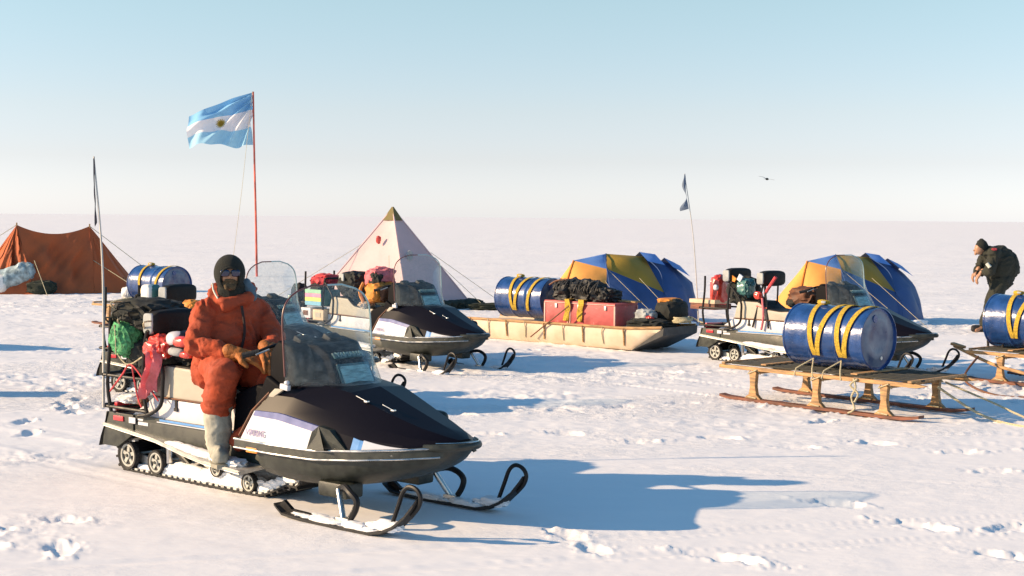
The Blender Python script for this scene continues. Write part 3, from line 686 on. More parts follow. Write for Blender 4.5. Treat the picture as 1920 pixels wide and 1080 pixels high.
    # windshield
    def ws(s, t):
        z = .755+(1.338-.755)*t
        w = .365 if t < .42 else .365*math.sqrt(max(0, 1-((t-.42)/.595)**5.0))
        xc = 2.185-.50*t+.115*t*t; edge = 1.835-.045*t
        k = (xc-edge)/(.365**2); y = w*s
        return (xc-k*y*y, y, z-(.10*(1-t))*(1-(s*s)) *0)
    nT, nS = 22, 20
    rowsO = [[ws(-1+2*j/nS, i/nT) for j in range(nS+1)] for i in range(nT+1)]
    b = MB(); b.loft(rowsO, 'shield', True)
    wso = b.build('windshield', root); md = wso.modifiers.new('t', 'SOLIDIFY'); md.thickness = .003; md.offset = 0
    edge = [rowsO[i][0] for i in range(nT+1)]+rowsO[nT][1:-1]+[rowsO[i][-1] for i in range(nT,-1,-1)]
    b = MB(); n_ = len(edge); b.tube(edge[2:int(n_*.52)], .0055, 'edge_red', 7); b.tube(edge[int(n_*.52)-1:], .006, 'edge_clear', 7); b.build('edge_trim', wso)
    for s in (-1,1):
        b = MB(); b.box((1.82,s*.352,.745),(.07,.03,.035),'white',(0,8,0),bev=.008); b.blob((1.84,s*.356,.772),(.034,.03,.026),'white',amp=0,sub=3); b.prism([(1.60,.62),(1.74,.73),(1.82,.73),(1.68,.65)], s*.355-.01, s*.355+.01, 'cream', .003); b.build('shield_bracket', root)
    # skis
    for s in (-1,1):
        y = s*.45; b = MB()
        prof = [(1.865,.062,.03),(1.90,.052,.045),(1.96,.022,.055),(2.1,.014,.06),(2.4,.010,.062),(2.66,.012,.06),(2.76,.030,.058),(2.85,.070,.052),(2.93,.135,.042),(2.985,.205,.03),(3.0,.235,.018)]
        secs = [[(x,y-w,z),(x-.004,y-w*.5,z-.008),(x-.004,y+w*.5,z-.008),(x,y+w,z),(x-.002,y+w,z+.014),(x-.002,y-w,z+.014)] for x,z,w in prof]
        b.loft(secs, 'rubber', False, True, True, True)
        b.prism([(1.88,.06),(1.93,.10),(2.0,.055),(2.3,.045),(2.55,.045),(2.8,.06),(2.8,.05),(2.55,.025),(2.0,.025),(1.9,.045)], y-.012, y+.012, 'tube')
        b.box((2.30,y,.005),(.7,.012,.018),'alu')
        sk = b.build('ski', root)
        b = MB(); b.tube([(2.80,y,.075),(2.85,y,.19),(2.885,y,.27),(2.93,y,.305),(2.985,y,.295),(3.015,y,.255),(2.998,y,.20),(2.95,y,.15)], .0125, 'tube', 8, sub=5); b.build('ski_loop', sk)
        if s < 0 or True:
            b = MB()
            for k in range(9): b.blob((2.10+.085*k, y+.02*math.sin(k*2), .030+.02*max(0,k-6)), (.18,.075,.03+.012*(k%3)), 'snowclump', seed=k, amp=.4, freq=3, sub=3)
            b.build('ski_snow', sk)
        b = MB(); b.tube([(2.33,s*.40,.205),(2.42,y,.055)], .018, 'chrome', 10); b.box((2.43,y,.05),(.10,.05,.035),'alu',bev=.006); b.build('spindle', sk)
        b = MB(); b.tube([(2.30,s*.36,.20),(2.40,s*.42,.232),(2.47,y,.215),(2.525,y,.175),(2.515,y,.12),(2.48,y,.07)], .019, 'tube', 8, sub=4); b.build('ski_arm', sk)
    # rear rack
    b = MB()
    for s in (-1,1):
        y = s*.225
        b.tube([(-.11,y,.41),(-.15,y,.60),(-.12,y,.86),(-.115,y,1.05)], .013, 'tube', sub=3)
        b.tube([(.30,y,.41),(.255,y,.60),(.27,y,.85),(.30,y,.98)], .013, 'tube', sub=3)
        b.tube([(.20,y,.405),(.33,y,.43),(.445,y,.50),(.465,y,.62),(.455,y,.76),(.30,y,.93)], .013, 'tube', sub=4)
        b.tube([(-.20,y,.44),(.30,y,.44)], .012, 'tube'); b.tube([(-.19,y,.655),(.26,y,.655)], .011, 'tube')
    for z in (.44,.655): b.tube([(-.20,-.225,z),(-.235,-.15,z),(-.235,.15,z),(-.20,.225,z)], .012, 'tube', sub=3)
    for x in (-.05,.08,.2): b.tube([(x,-.225,.44),(x,.225,.44)], .009, 'tube')
    b.tube([(.30,-.225,.98),(.30,.225,.98)], .013, 'tube')
    b.build('rear_rack', root)
    return root
def backrest(root, x, z, tilt=0):
    b = MB(); b.blob((0,0,0),(.14,.42,.185),'vinyl',amp=.05,sub=4,power=4,seed=3)
    for s in (-1,1): b.blob((-.012,s*.20,0),(.10,.035,.14),'grey_cloth',amp=.02,sub=3,power=5)
    b.tube([(0,-.12,-.05),(-.01,-.12,-.30)], .011, 'tube'); b.tube([(0,.12,-.05),(-.01,.12,-.30)], .011, 'tube')
    o = b.build('backrest', root, (x, 0, z)); o.rotation_euler = (0, R(tilt), 0); return o

GS = 'black snowmobiles with tall clear windshields'
PO = dict(A=(-2.52,9.80,-39.5,0), B=(-2.391,18.067,-45.8,-1.1), C=(2.649,17.663,-49,.5), D=(-3.807,14.154,-30.3,0))
sm1 = make_snowmobile('large black snowmobile nearest the camera, ridden by the person in the orange parka', GS)
backrest(sm1, .30, 1.03)
def place(o, key):
    x, y, h, p = PO[key]; o.location = (x, y, gz(x+1.5*math.cos(R(h)), y+1.5*math.sin(R(h)))-.008); o.rotation_euler = (0, -R(p), R(h))
sms = {'A': sm1}
for key, lab, bk in (('B','black snowmobile in front of the pale pyramid tent, loaded with a pink sack',[(.62,.99)]),
                     ('C','black snowmobile behind the blue drum, before the second yellow and blue dome tent',[(.22,1.06),(.75,1.04)]),
                     ('D','black snowmobile mostly hidden directly behind the rider in the orange parka',[(.64,1.0)])):
    o = copy_tree(sm1); o['label'] = lab; sms[key] = o
    br = [k for k in CH(o) if k.name.startswith('backrest')][0]
    br.location = (bk[0][0], 0, bk[0][1])
    if len(bk) > 1:
        b2 = br.copy(); COL.objects.link(b2); b2.parent = o; b2.location = (bk[1][0], 0, bk[1][1])
for k, o in sms.items(): place(o, k)
def W(key, x, y, z):
    """local point of a machine or sledge -> world"""
    px_, py_, h, p = PO[key]; a = R(h)
    zz = gz(px_+1.5*math.cos(a), py_+1.5*math.sin(a)) if key in 'ABCD' else gz(px_, py_)
    return Vector((px_+x*math.cos(a)-y*math.sin(a), py_+x*math.sin(a)+y*math.cos(a), zz+z+x*math.tan(R(p))))

def place_mb(mb, name, key, loc, label, cat, group=None, rz=0, parent=None):
    o = mb.build(name); w = W(key, *loc); o.location = w; o.rotation_euler = (0, 0, R(PO[key][2]+rz)); tag(o, label, cat, group); return o

# ---------------------------------------------------------------- cargo, machine A (foreground)
b = MB(); b.blob((0,0,0),(.44,.42,.20),'dark_cloth',seed=4,amp=.35,freq=2.6)
b.blob((-.12,-.10,-.06),(.2,.2,.26),'dark_cloth',seed=9,amp=.4,freq=3)
for k in range(9):
    p0 = Vector((random.uniform(-.2,.2),-.2,random.uniform(-.1,.08))); b.tube([p0, p0+Vector((random.uniform(-.05,.1),-.06,.06)), p0+Vector((random.uniform(.05,.2),.05,random.uniform(.05,.12)))], .006, ['dark_cloth','rope','olive_dark'][k%3], 6, sub=4)
place_mb(b, 'cargo_bundle', 'A', (.05,.0,1.07), 'untidy dark cloth bundle topping the rear rack of the nearest snowmobile', 'bundle')
b = MB(); b.blob((0,0,0),(.20,.19,.23),'green',seed=12,amp=.25,freq=3.2); b.tube([(-.02,-.08,.1),(.02,-.1,.0),(.0,-.085,-.1)], .004, 'rope', 6, sub=3)
place_mb(b, 'mesh_bag', 'A', (-.01,-.17,.90), 'small green mesh bag stuffed in the corner of the nearest rear rack', 'bag')
b = MB()
rows = []
for i in range(22):
    t = i/21; r_ = []
    for j in range(13):
        s_ = j/12; wv = .03*math.sin(s_*13+t*3)+.014*math.sin(s_*27+t*7)
        r_.append((-.07+.17*s_+.03*math.sin(t*5), -.035+wv*.8-.02*math.sin(t*3), .14-.36*t*(1-.22*s_)+.012*math.sin(s_*19)))
    rows.append(r_)
b.loft(rows, 'pink_cloth'); b.blob((.04,.02,.14),(.22,.14,.15),'red_gloss',seed=31,amp=.35,freq=3)
o = place_mb(b, 'jacket', 'A', (.34,-.20,.73), 'crumpled red and pink jacket hanging off the rack beside the cream seat', 'jacket')
md = o.modifiers.new('t', 'SOLIDIFY'); md.thickness = .006
b = MB(); b.blob((0,0,0),(.30,.24,.19),'black',seed=2,amp=.02,power=2.2)
b.blob((-.055,-.065,.035),(.15,.13,.10),'white',seed=5,amp=.03,power=2.4); b.blob((.03,-.085,.02),(.17,.10,.08),'red_gloss',seed=6,amp=.04,power=2.2); b.blob((-.01,-.09,-.045),(.16,.10,.06),'grey_cloth',seed=7,amp=.04); b.blob((.08,-.09,-.06),(.12,.08,.05),'red_gloss',seed=8,amp=.04)
place_mb(b, 'helmet', 'A', (.60,-.10,.90), 'glossy white, red and black helmet stowed behind the seated rider', 'helmet')
b = MB(); b.blob((0,0,0),(.36,.34,.20),'dark_cloth',seed=14,amp=.3,freq=2.4)
place_mb(b, 'cloth_roll', 'A', (.58,.02,.845), 'dark padded roll lying on the seat under the helmet, behind the orange parka', 'roll')
b = MB(); b.blob((0,0,0),(.34,.40,.26),'dark_cloth',seed=24,amp=.3,freq=2.4)
place_mb(b, 'equipment_bag', 'A', (.10,.02,.79), 'black equipment bag held inside the rear rack behind the green bag', 'bag')
b = MB(); b.blob((0,0,0),(.26,.30,.07),'silver_white',seed=34,amp=.25,freq=2.4); b.blob((.16,-.1,-.0),(.07,.07,.06),'brown',seed=3,amp=.2)
place_mb(b, 'tarpaulin', 'A', (.03,-.08,.492), 'folded white tarpaulin lying low on the bottom rails of the nearest rack', 'tarpaulin')
b = MB(); b.tube([(-.1,-.24,.10),(.03,-.235,.22),(.14,-.24,.30),(.30,-.23,.18),(.44,-.24,.08)], .006, 'red_cloth', 6, sub=5); b.tube([(.14,-.235,.30),(.20,-.235,.10),(.25,-.235,.02)], .006, 'red_cloth', 6, sub=5); b.tube([(-.1,-.24,.45),(.08,-.238,.30),(.26,-.235,.36)], .005, 'rope', 6, sub=5)
place_mb(b, 'bungee_cord', 'A', (0,0,.44), 'thin red bungee cord criss-crossing the nearest snowmobile rack', 'cord')
# whip pole with furled pennant
def whip(key, loc, top, r, label, fl_frac, key_name, furl):
    p = W(key, *loc); t = Vector(top)
    root = thing(key_name, label, 'pole', p)
    d = t-p; mid = p+d*.55+Vector((.035,0,0))*(d.length/2)
    b = MB(); b.tube([Vector((0,0,0)), mid-p, d], [r, r*.5], 'pole_white', 8, sub=8); b.build('pole', root)
    b = MB(); k = 24; rows = []
    for i in range(k+1):
        u = i/k; c = d*(1-fl_frac*(1-u)); wv = (.5+.5*math.sin(u*9+1))*furl*(1.25-u); an = u*7
        rows.append([(c.x+.008*math.cos(an), c.y-.008, c.z),(c.x-wv*.6, c.y-.014, c.z-.02),(c.x-wv, c.y+.01, c.z-.03),(c.x-.004, c.y+.012, c.z)])
    b.loft(rows, 'pennant' if furl > .05 else 'pennant_dark', True, True, True, True); b.build('pennant', root)
    return root
pw = W('A', -.17, -.245, 0); 
whip('A', (-.17,-.245,.42), (-960*0-2.99, 10.15, 2.16), .0105, 'tall thin pale pole with furled dark pennant tied to the nearest snowmobile rack', .27, 'pennant_pole', .012)
whip('C', (-.33,-.1,.45), (2.19,18.15,2.33), .008, 'bent whip pole with ragged grey pennant rising behind the third snowmobile', .24, 'pennant_pole', .085)

# ---------------------------------------------------------------- cargo, machines B C D
b = MB(); b.blob((0,0,0),(.42,.44,.34),'dark_cloth',seed=41,amp=.35,freq=2.2)
place_mb(b, 'cargo_bundle', 'B', (.72,0,.90), 'big black bundle stacked on the seat before the pale pyramid tent', 'bundle')
b = MB(); b.blob((0,0,0),(.30,.34,.26),'pink_cloth',seed=42,amp=.35,freq=2.2); b.blob((.06,-.12,-.03),(.2,.16,.2),'dark_cloth',seed=43,amp=.3)
place_mb(b, 'stuffed_sack', 'B', (1.08,.05,1.02), 'pink and black stuffed sack, topmost of the load by the pyramid tent', 'sack')
b = MB(); b.blob((0,0,0),(.28,.38,.25),'orange_pack',seed=44,amp=.2,power=3); b.blob((.05,.03,-.01),(.27,.34,.22),'brown',seed=45,amp=.15,power=3); b.blob((-.16,-.1,-.16),(.12,.2,.08),'cardboard',seed=4,amp=.3); b.tube([(-.1,-.2,-.12),(-.15,-.22,.0),(-.1,-.2,.12)], .02, 'orange_pack', sub=3)
place_mb(b, 'rucksack', 'B', (1.18,-.02,.85), 'orange and brown rucksack sitting between pyramid tent load and tall windshield', 'rucksack')
b = MB(); b.blob((0,0,0),(.34,.36,.15),'red_cloth',seed=46,amp=.4,freq=2.6); b.blob((.03,-.1,-.12),(.24,.24,.2),'dark_cloth',seed=47,amp=.3)
place_mb(b, 'cargo_sack', 'B', (.04,0,.93), 'dark sack with red flap, left of the pyramid tent load', 'sack')
b = MB(); b.box((0,0,0),(.34,.30,.20),'teal',bev=.01)
for k, c in enumerate(('green_band','pink','yellow','sky_blue')): b.box((0,-.152,.08-.05*k),(.33,.008,.048),c)
place_mb(b, 'striped_box', 'B', (.10,-.1,.72), 'box with pink, yellow and blue striped side, seen through the nearest windshield', 'box')
for k, (x, z, w, c, lab) in enumerate(((-.06,.50,.20,'white','white carton on the rack below the striped box, the left one of two'),(.20,.49,.22,'cardboard','pale tan carton on the rack below the striped box, the right one of two'))):
    b = MB(); b.box((0,0,0),(w,.26,.13),c,bev=.006); b.box((0,-.132,.0),(w*.5,.006,.06),'cream' if k else 'brown'); place_mb(b, 'carton', 'B', (x,-.12,z+.02), lab, 'carton', 'cartons under the striped box')
b = MB(); b.blob((0,0,0),(.18,.20,.34),'dark_cloth',seed=48,amp=.25); b.blob((-.02,-.09,-.12),(.1,.08,.08),'pink',seed=3,amp=.2); b.blob((-.06,-.08,-.02),(.1,.08,.1),'teal',seed=4,amp=.2)
place_mb(b, 'small_pack', 'B', (-.33,-.15,.70), 'small dark pack with pink tag hanging behind the striped box', 'pack')
# C
b = MB(); b.blob((0,0,0),(.16,.26,.40),'red_gloss',seed=51,amp=.14,power=3); b.blob((.05,-.13,.05),(.07,.05,.07),'white',seed=3,amp=.1)
place_mb(b, 'fuel_can', 'C', (-.08,.0,.85), 'upright red fuel can behind the first backrest of the third snowmobile', 'fuel can')
b = MB(); b.blob((0,0,0),(.34,.34,.34),'dark_cloth',seed=52,amp=.35,freq=2.4); b.box((-.05,-.17,.16),(.09,.02,.06),'amber',(0,30,0)); b.box((.06,-.17,.17),(.06,.02,.08),'white',(0,30,0)); b.blob((.10,-.1,.05),(.2,.2,.22),'teal',seed=6,amp=.3)
place_mb(b, 'cargo_bundle', 'C', (.33,0,.86), 'dark green and black bundle under the first of two backrests, beside red can', 'bundle')
b = MB(); b.tube([(0,-.1,.2),(-.05,-.12,-.05),(-.12,-.15,-.36)], .012, 'tube', sub=3); b.tube([(0,-.1,.2),(.06,-.12,-.05),(.12,-.15,-.36)], .012, 'tube', sub=3); b.tube([(-.08,-.13,-.1),(.08,-.13,-.12)], .01, 'red_gloss'); b.blob((-.05,-.14,.03),(.10,.08,.09),'red_gloss',seed=4,amp=.2); b.tube([(.02,-.1,.05),(.18,-.1,.26)], .02, 'red_cloth'); b.tube([(.02,-.15,.0),(.05,-.16,-.22),(.02,-.16,-.38)], .014, 'pink_cloth', sub=3)
place_mb(b, 'strap_frame', 'C', (.74,-.05,.80), 'black strap frame with red buckle under the second backrest by drum', 'frame')
b = MB(); b.blob((0,0,0),(.36,.34,.22),'brown',seed=54,amp=.3,freq=2.2); b.blob((-.1,-.05,-.06),(.2,.2,.14),'dark_cloth',seed=7,amp=.3)
place_mb(b, 'brown_bag', 'C', (1.25,.0,.83), 'brown leather bag on the seat behind a windshield, before yellow tent panel', 'bag')
b = MB(); b.box((0,0,.02),(.42,.34,.05),'cardboard',bev=.004); b.box((0,0,-.045),(.40,.32,.07),'wood_red',bev=.004)
place_mb(b, 'flat_case', 'C', (-.22,.0,.70), 'flat red-brown case with pale lid sticking out behind the third snowmobile', 'case')
# D
b = MB(); b.blob((0,0,0),(.16,.16,.24),'teal',seed=61,amp=.06,power=3.4); b.blob((.0,-.05,.02),(.13,.1,.2),'silver_white',seed=62,amp=.06,power=3.4)
place_mb(b, 'lantern', 'D', (.40,-.12,.96), 'white and teal lantern standing below the strapped blue drum, left of backrest', 'lantern')
b = MB(); b.blob((0,0,0),(.22,.22,.16),'orange_pack',seed=63,amp=.2)
place_mb(b, 'orange_sack', 'D', (.92,-.1,.86), 'orange sack showing between a black backrest and the orange parka', 'sack')
b = MB(); b.blob((0,0,0),(.4,.4,.28),'dark_cloth',seed=64,amp=.35)
place_mb(b, 'cargo_bundle', 'D', (.20,0,.80), 'black bundle on the hidden snowmobile, seen past the nearest rack', 'bundle')

# ---------------------------------------------------------------- drums and sledges
R0, LEN = .2915, .88
def make_drum(label, group):
    root = thing('fuel_drum', label, 'drum', (0,0,0), 0, group)
    h = LEN/2; prof = [(.262,-h+.018),(.282,-h+.018),(.286,-h-.002),(.293,-h),(.2935,-h+.012),(.286,-h+.02)]
    for x in np.linspace(-h+.035, h-.035, 45):
        rr = .2865
        for c in (-h/3, h/3): rr += .010*math.exp(-((x-c)/.014)**2)
        for c in (-h+.07, -h+.10, h-.07, h-.10): rr += .003*math.exp(-((x-c)/.008)**2)
        prof.append((rr, x))
    prof += [(.286,h-.02),(.2935,h-.012),(.293,h),(.286,h+.002),(.282,h-.018),(.262,h-.018)]
    b = MB(); seg = 56; b.lathe(prof, (0,0,0), 'x', 'blue', seg)
    V = np.array(b.v); rad = np.hypot(V[:,1], V[:,2]); n = fbm(V[:,0]*5+2, V[:,1]*5, V[:,2]*5+.01, seed=77, o=3)
    k = 1-.018*np.clip(n*1.8-.15, 0, 1); V[:,1] *= k; V[:,2] *= k; b.v = [tuple(v) for v in V]
    b.build('drum_shell', root)
    for s in (-1,1):
        b = MB(); b.lathe([(.001,0),(.12,.0),(.13,.004),(.2,.004),(.21,0),(.264,0)], (s*(h-.018),0,0), 'x', 'blue_end', seg)
        b.lathe([(.001,.012*s),(.034,.012*s),(.038,0)], (s*(h-.018),-.05,.19), 'x', 'blue', 16); b.lathe([(.001,.01*s),(.018,.01*s),(.02,0)], (s*(h-.018),.06,-.18), 'x', 'alu', 12)
        b.build('drum_end', root)
    return root
def add_straps(root, specs, cord=True):
    for (xb, xt, xf) in specs:
        b = MB(); rows = []; r = .2985; n = 40
        for i in range(n+1):
            th = R(-125)+R(250)*i/n     # from underneath on the near side over the top
            u = i/n; x = xb+(xt-xb)*min(1,u*2) if u < .5 else xt+(xf-xt)*(u-.5)*2
            y, z = math.sin(th), math.cos(th)
            rr = r+.003*math.sin(u*23+xb*9)*0; hw = .025
            rows.append([(x-hw,y*rr,z*rr),(x+hw,y*rr,z*rr),(x+hw,y*(rr+.005),z*(rr+.005)),(x-hw,y*(rr+.005),z*(rr+.005))])
        b.loft(rows, 'strap', False, True, True, True); b.build('strap', root)
    b = MB(); xm = specs[0][1]; b.blob((xm+.02,-.02,.315),(.12,.08,.045),'strap',seed=3,amp=.3,sub=3); b.box((xm+.05,-.06,.318),(.04,.03,.02),'alu',(10,0,20),bev=.003); b.build('strap_buckle', root)
def make_sledge(label, group):
    root = thing('wooden_sledge', label, 'sledge', (0,0,0), 0, group)
    for s in (-1,1):
        y = s*.42
        b = MB(); secs = []
        for x, z in [(-1.12,.022),(-1.04,.010),(-.9,.006),(0,.006),(.8,.006),(.92,.010),(1.02,.022),(1.10,.04)]:
            secs.append([(x,y-.045,z),(x,y+.045,z),(x,y+.045,z+.026),(x,y-.045,z+.026)])
        b.loft(secs, 'wood_red', False, True, True, True); b.build('runner', root)
        for x in (-.73,0,.73):
            b = MB()
            for q0, q1 in (((.055,.10),(.0,.30)),):
                prof = [(x-.10,.03),(x-.045,.075),(x-.030,.16),(x-.042,.29),(x+.042,.29),(x+.030,.16),(x+.045,.075),(x+.10,.03)]
                b.prism(prof, y-.024, y+.024, 'wood', .005)
            b.tube([(x-.05,y-.03,.27),(x+.05,y-.03,.315),(x+.05,y+.03,.27),(x-.05,y+.03,.315)], .006, 'rope', 6, closed=True); b.tube([(x-.05,y-.03,.05),(x+.05,y-.03,.04)], .007, 'rope', 6)
            b.build('post', root)
        b = MB(); b.prism([(-1.15,.30),(1.05,.30),(1.16,.322),(1.05,.338),(-1.15,.335)], y-.02, y+.02, 'wood', .006); b.build('rail', root)
    b = MB()
    for x in (-.73,0,.73): b.box((x,0,.285),(.05,.86,.035),'wood',bev=.004); 
    for x in (-1.08,1.0): b.box((x,0,.352),(.04,.92,.022),'wood',bev=.004)
    b.build('crossbar', root)
    b = MB()
    for i, y in enumerate(np.linspace(-.38,.38,9)): b.box((random.uniform(-.06,.03),y,.352),(2.02,.05,.018),'wood_dark',(0,0,random.uniform(-.6,.6)),bev=.003)
    b.box((.4,0,.368),(.07,.84,.012),'wood',bev=.002); b.box((-.62,0,.368),(.06,.84,.012),'wood',bev=.002)
    b.build('slatted_deck', root)
    b = MB()
    for x in (-.14,.17): b.tube([(x,-.285,.46),(x-.09,-.43,.37),(x-.10,-.445,.30)], .007, 'rope', 6); b.tube([(x,-.285,.46),(x+.09,-.43,.37),(x+.11,-.445,.30)], .007, 'rope', 6)
    b.tube([(.42,-.45,.33),(.45,-.46,.25),(.40,-.45,.16),(.44,-.455,.06),(.38,-.47,.015)], .010, 'rope', 6, sub=4); b.tube([(.46,-.45,.33),(.40,-.47,.27),(.47,-.45,.20),(.44,-.46,.12)], .010, 'rope', 6, sub=4)
    b.build('lashing', root)
    return root
PO.update(S=(3.14,13.35,-48,0), T=(6.10,15.05,-50,0), U=(-5.55,22.3,-38,0), V=(-8.6,18.4,-20,0), H=(1.02,19.75,-42,0))
GD = 'blue steel drums bound with yellow straps'; GW = 'slatted wooden sledges carrying a drum'
sl = make_sledge('wooden sledge standing in front of the third snowmobile, loaded with the fully visible drum', GW)
dr = make_drum('big blue drum on the sledge, front right, with four yellow straps, whole in view', GD)
add_straps(dr, [(-.09,-.19,-.2),(-.06,.07,.08),(.20,.14,.12),(.24,.36,.36)])
def put(o, key, x=0, z=0, rx=0):
    w = W(key, x, 0, z); o.location = w; o.rotation_euler = (R(rx), 0, R(PO[key][2]))
DZ = .366+.2945
labs = {'T': ('wooden sledge cut off by the right edge of the photo, beside standing person', 'blue drum with wide yellow straps cut off by the right edge, before the standing person', -.60),
        'U': ('wooden sledge hidden behind rack and rider, near the orange tent', 'small far blue drum with yellow straps between the orange tent and the rider', 0),
        'V': ('unseen wooden sledge added left of the view to cast a shadow', 'unseen blue drum with yellow straps, added left of the view for its shadow', 0)}  # V: unseen sledge and drum, put in for the shadow at the left edge
for k, (l1, l2, off) in labs.items():
    s_ = copy_tree(sl); s_['label'] = l1; d_ = copy_tree(dr); d_['label'] = l2
    if k == 'U':
        for c_ in [c for c in CH(d_) if c.name.startswith('strap') and 'buckle' not in c.name][1:3]: bpy.data.objects.remove(c_)
    put(s_, k); put(d_, k, off, DZ)
put(sl, 'S'); put(dr, 'S', -.06, DZ)
b = MB(); b.tube([(0,0,0),(0,.0,.10),(.05,.0,.17),(.14,.0,.17),(.18,.0,.10),(.18,0,.0)], .014, 'rubber', 8, sub=4)
place_mb(b, 'rope_loop', 'T', (-1.08,-.1,.36), 'black hose loop standing on the left end of the right-edge sledge', 'loop')
b = MB(); b.tube([(0,0,0),(.55,-.12,-.15),(1.0,-.2,-.21)], .018, 'wood', 8, sub=3); b.box((.05,0,.01),(.16,.07,.03),'wood',(0,12,0),bev=.005)
place_mb(b, 'wooden_pole', 'T', (-1.35,-.35,.36), 'light wooden pole slanting down off the left end of the right-edge sledge', 'pole')
b = MB(); b.blob((0,0,0),(.22,.24,.22),'silver_white',seed=71,amp=.2)
place_mb(b, 'white_sack', 'U', (-.62,-.1,.50), 'small pale sack at the left end of the far blue drum', 'sack')
# tow ropes on the ground
def rope(pts, r, label, m='rope'):
    P = [Vector((x, y, gz(x, y)+z)) for x, y, z in pts]; b = MB(); b.tube(P, r, m, 6, sub=8); o = b.build('tow_rope'); tag(o, label, 'rope', 'tow ropes on the snow')
rope([(3.85,12.75,.26),(4.1,12.55,.08),(4.25,12.3,.012),(4.4,11.95,.012),(4.55,11.6,.012),(4.9,11.1,.012)], .012, 'pale tow rope trailing from the front sledge, the one nearer the camera')
rope([(3.98,12.95,.28),(4.3,12.7,.14),(4.6,12.25,.012),(4.95,11.9,.012),(5.4,11.5,.012)], .010, 'pale tow rope trailing from the front sledge, the one farther from the camera')
rope([(5.05,15.3,.3),(4.75,14.8,.1),(4.9,14.3,.02),(5.3,14.0,.02),(5.9,13.6,.015)], .012, 'dark tow rope curling under the right-edge sledge', 'brown')

# ---------------------------------------------------------------- long hull sledge with load
b = MB(); secs = []
w2 = .40
for x, zb_, zt, w in [(-1.95,.03,.27,.38),(-1.8,.0,.275,.40),(-.5,.0,.28,.40),(.6,.0,.285,.40),(1.10,.0,.29,.40),(1.24,.06,.30,.395),(1.40,.14,.31,.385),(1.58,.235,.325,.37)]:
    secs.append([(x,-w,zt),(x,-w-.012,zt-.06),(x,-w+.01,zb_+.05),(x,-w+.06,zb_),(x,w-.06,zb_),(x,w-.01,zb_+.05),(x,w+.012,zt-.06),(x,w,zt),(x,w-.03,zt-.03),(x,-w+.03,zt-.03)])
V_ = None
b.loft(secs, 'hull', True, True, True, True)
root = thing('cargo_sledge', 'long cream boat-shaped sledge carrying a drum, red boxes and black bundle', 'sledge', (0,0,0)); put(root, 'H')
hull = b.build('hull', root)
b = MB(); b.loft([[(1.12,-.40,.004),(1.12,.40,.004),(1.12,.40,-.006),(1.12,-.40,-.006)],[(1.62,-.385,.225),(1.62,.385,.225),(1.63,.385,.33),(1.63,-.385,.33)]], 'hull_shade', False, True, True, True); b.build('bow_shade_plate', root)  # dark plate standing for the shaded front face of the hull
for s in (-1,1):
    b = MB(); b.tube([(-1.97,s*.41,.275),(-.6,s*.41,.285),(.6,s*.41,.29),(1.1,s*.41,.298),(1.60,s*.38,.33)], .019, 'wood', 8, sub=4); b.build('gunwale', root)
    for k, x in enumerate(np.linspace(-1.8,1.0,9)):
        b = MB(); b.tube([(x,s*.43,.285),(x+random.uniform(-.02,.02),s*.422,.20),(x,s*.40,.06)], .007 if k%2 else .012, 'rope' if k%2 else 'wood', 6); b.build('lashing', root)
dh = copy_tree(dr); dh['label'] = 'blue drum with crossed yellow straps on the long cream sledge, beside the black bundle'; put(dh, 'H', -1.02, .30+.2945, 0)
c_ = [c for c in CH(dh) if c.name.startswith('strap') and 'buckle' not in c.name]; bpy.data.objects.remove(c_[2]); c_[3].location.x = -.06
GB = 'red boxes on the cream sledge'
def redbox(L_, lab, x):
    root = thing('red_box', lab, 'box', (0,0,0), 0, GB); b = MB(); b.box((0,0,.14),(L_,.50,.28),'redbox',bev=.006); b.build('box_body', root)
    b = MB(); b.box((0,0,.296),(L_+.012,.512,.03),'redbox',bev=.005); b.box((0,-.258,.286),(L_+.012,.008,.010),'pale_red'); 
    b.build('lid', root)
    for sx in (-1,1):
        for sy in (-1,1):
            b = MB(); b.box((sx*(L_/2),sy*.25,.14),(.022,.018,.27),'pale_red',bev=.003); b.build('corner_edge', root)
    b = MB()
    for q in ((-.15,.15) if L_ > .5 else (0,)): b.box((q*L_*2,-.258,.24),(.035,.014,.06),'alu',bev=.003)
    b.build('latch', root)
    put(root, 'H', x, .285); return root
redbox(.42, 'short red box on the cream sledge, next to the blue drum, under the black bundle', -.31)
redbox(.78, 'long red box with pale edges on the cream sledge, toward the bow', .33)
for k, (x, l) in enumerate(((-.10,'yellow strap hanging over the red boxes, the one nearer the drum'),(.14,'yellow strap hanging over the long red box, the one nearer the bow'))):
    b = MB(); rows = []
    for i in range(12):
        t = i/11; rows.append([(-.045+.03*math.sin(t*5+k),-.275-.012*math.sin(t*6),.335-.30*t),(.045+.03*math.sin(t*5+k)-.02*t,-.28-.012*math.sin(t*6+1),.335-.30*t),(.045-.02*t,-.27,.335-.30*t),(-.045,-.267,.335-.30*t)])
    b.loft([[(-.04,.1,.337),(.04,.1,.337),(.04,.1,.330),(-.04,.1,.330)]]+rows, 'strap', False, True, True, True)
    place_mb(b, 'yellow_strap', 'H', (x,0,.29), l, 'strap', 'yellow straps over the red boxes')
b = MB(); b.blob((-.25,0,0),(.42,.44,.30),'black_cloth',seed=81,amp=.4,freq=2.6); b.blob((.08,0,-.01),(.42,.42,.30),'black_cloth',seed=82,amp=.45,freq=3); b.blob((.40,-.04,-.05),(.36,.34,.20),'black_cloth',seed=83,amp=.45,freq=3)
for k in range(16):
    a = random.uniform(-.4,.5); b.tube([(a,-.18,-.06),(a+random.uniform(-.1,.1),-.235,.03),(a+random.uniform(-.1,.1),-.14,.16)], .010, 'black_cloth', 6, sub=4)
b.tube([(-.5,-.18,.07),(-.38,-.17,.13),(-.22,-.14,.15)], .015, 'brown', sub=3)
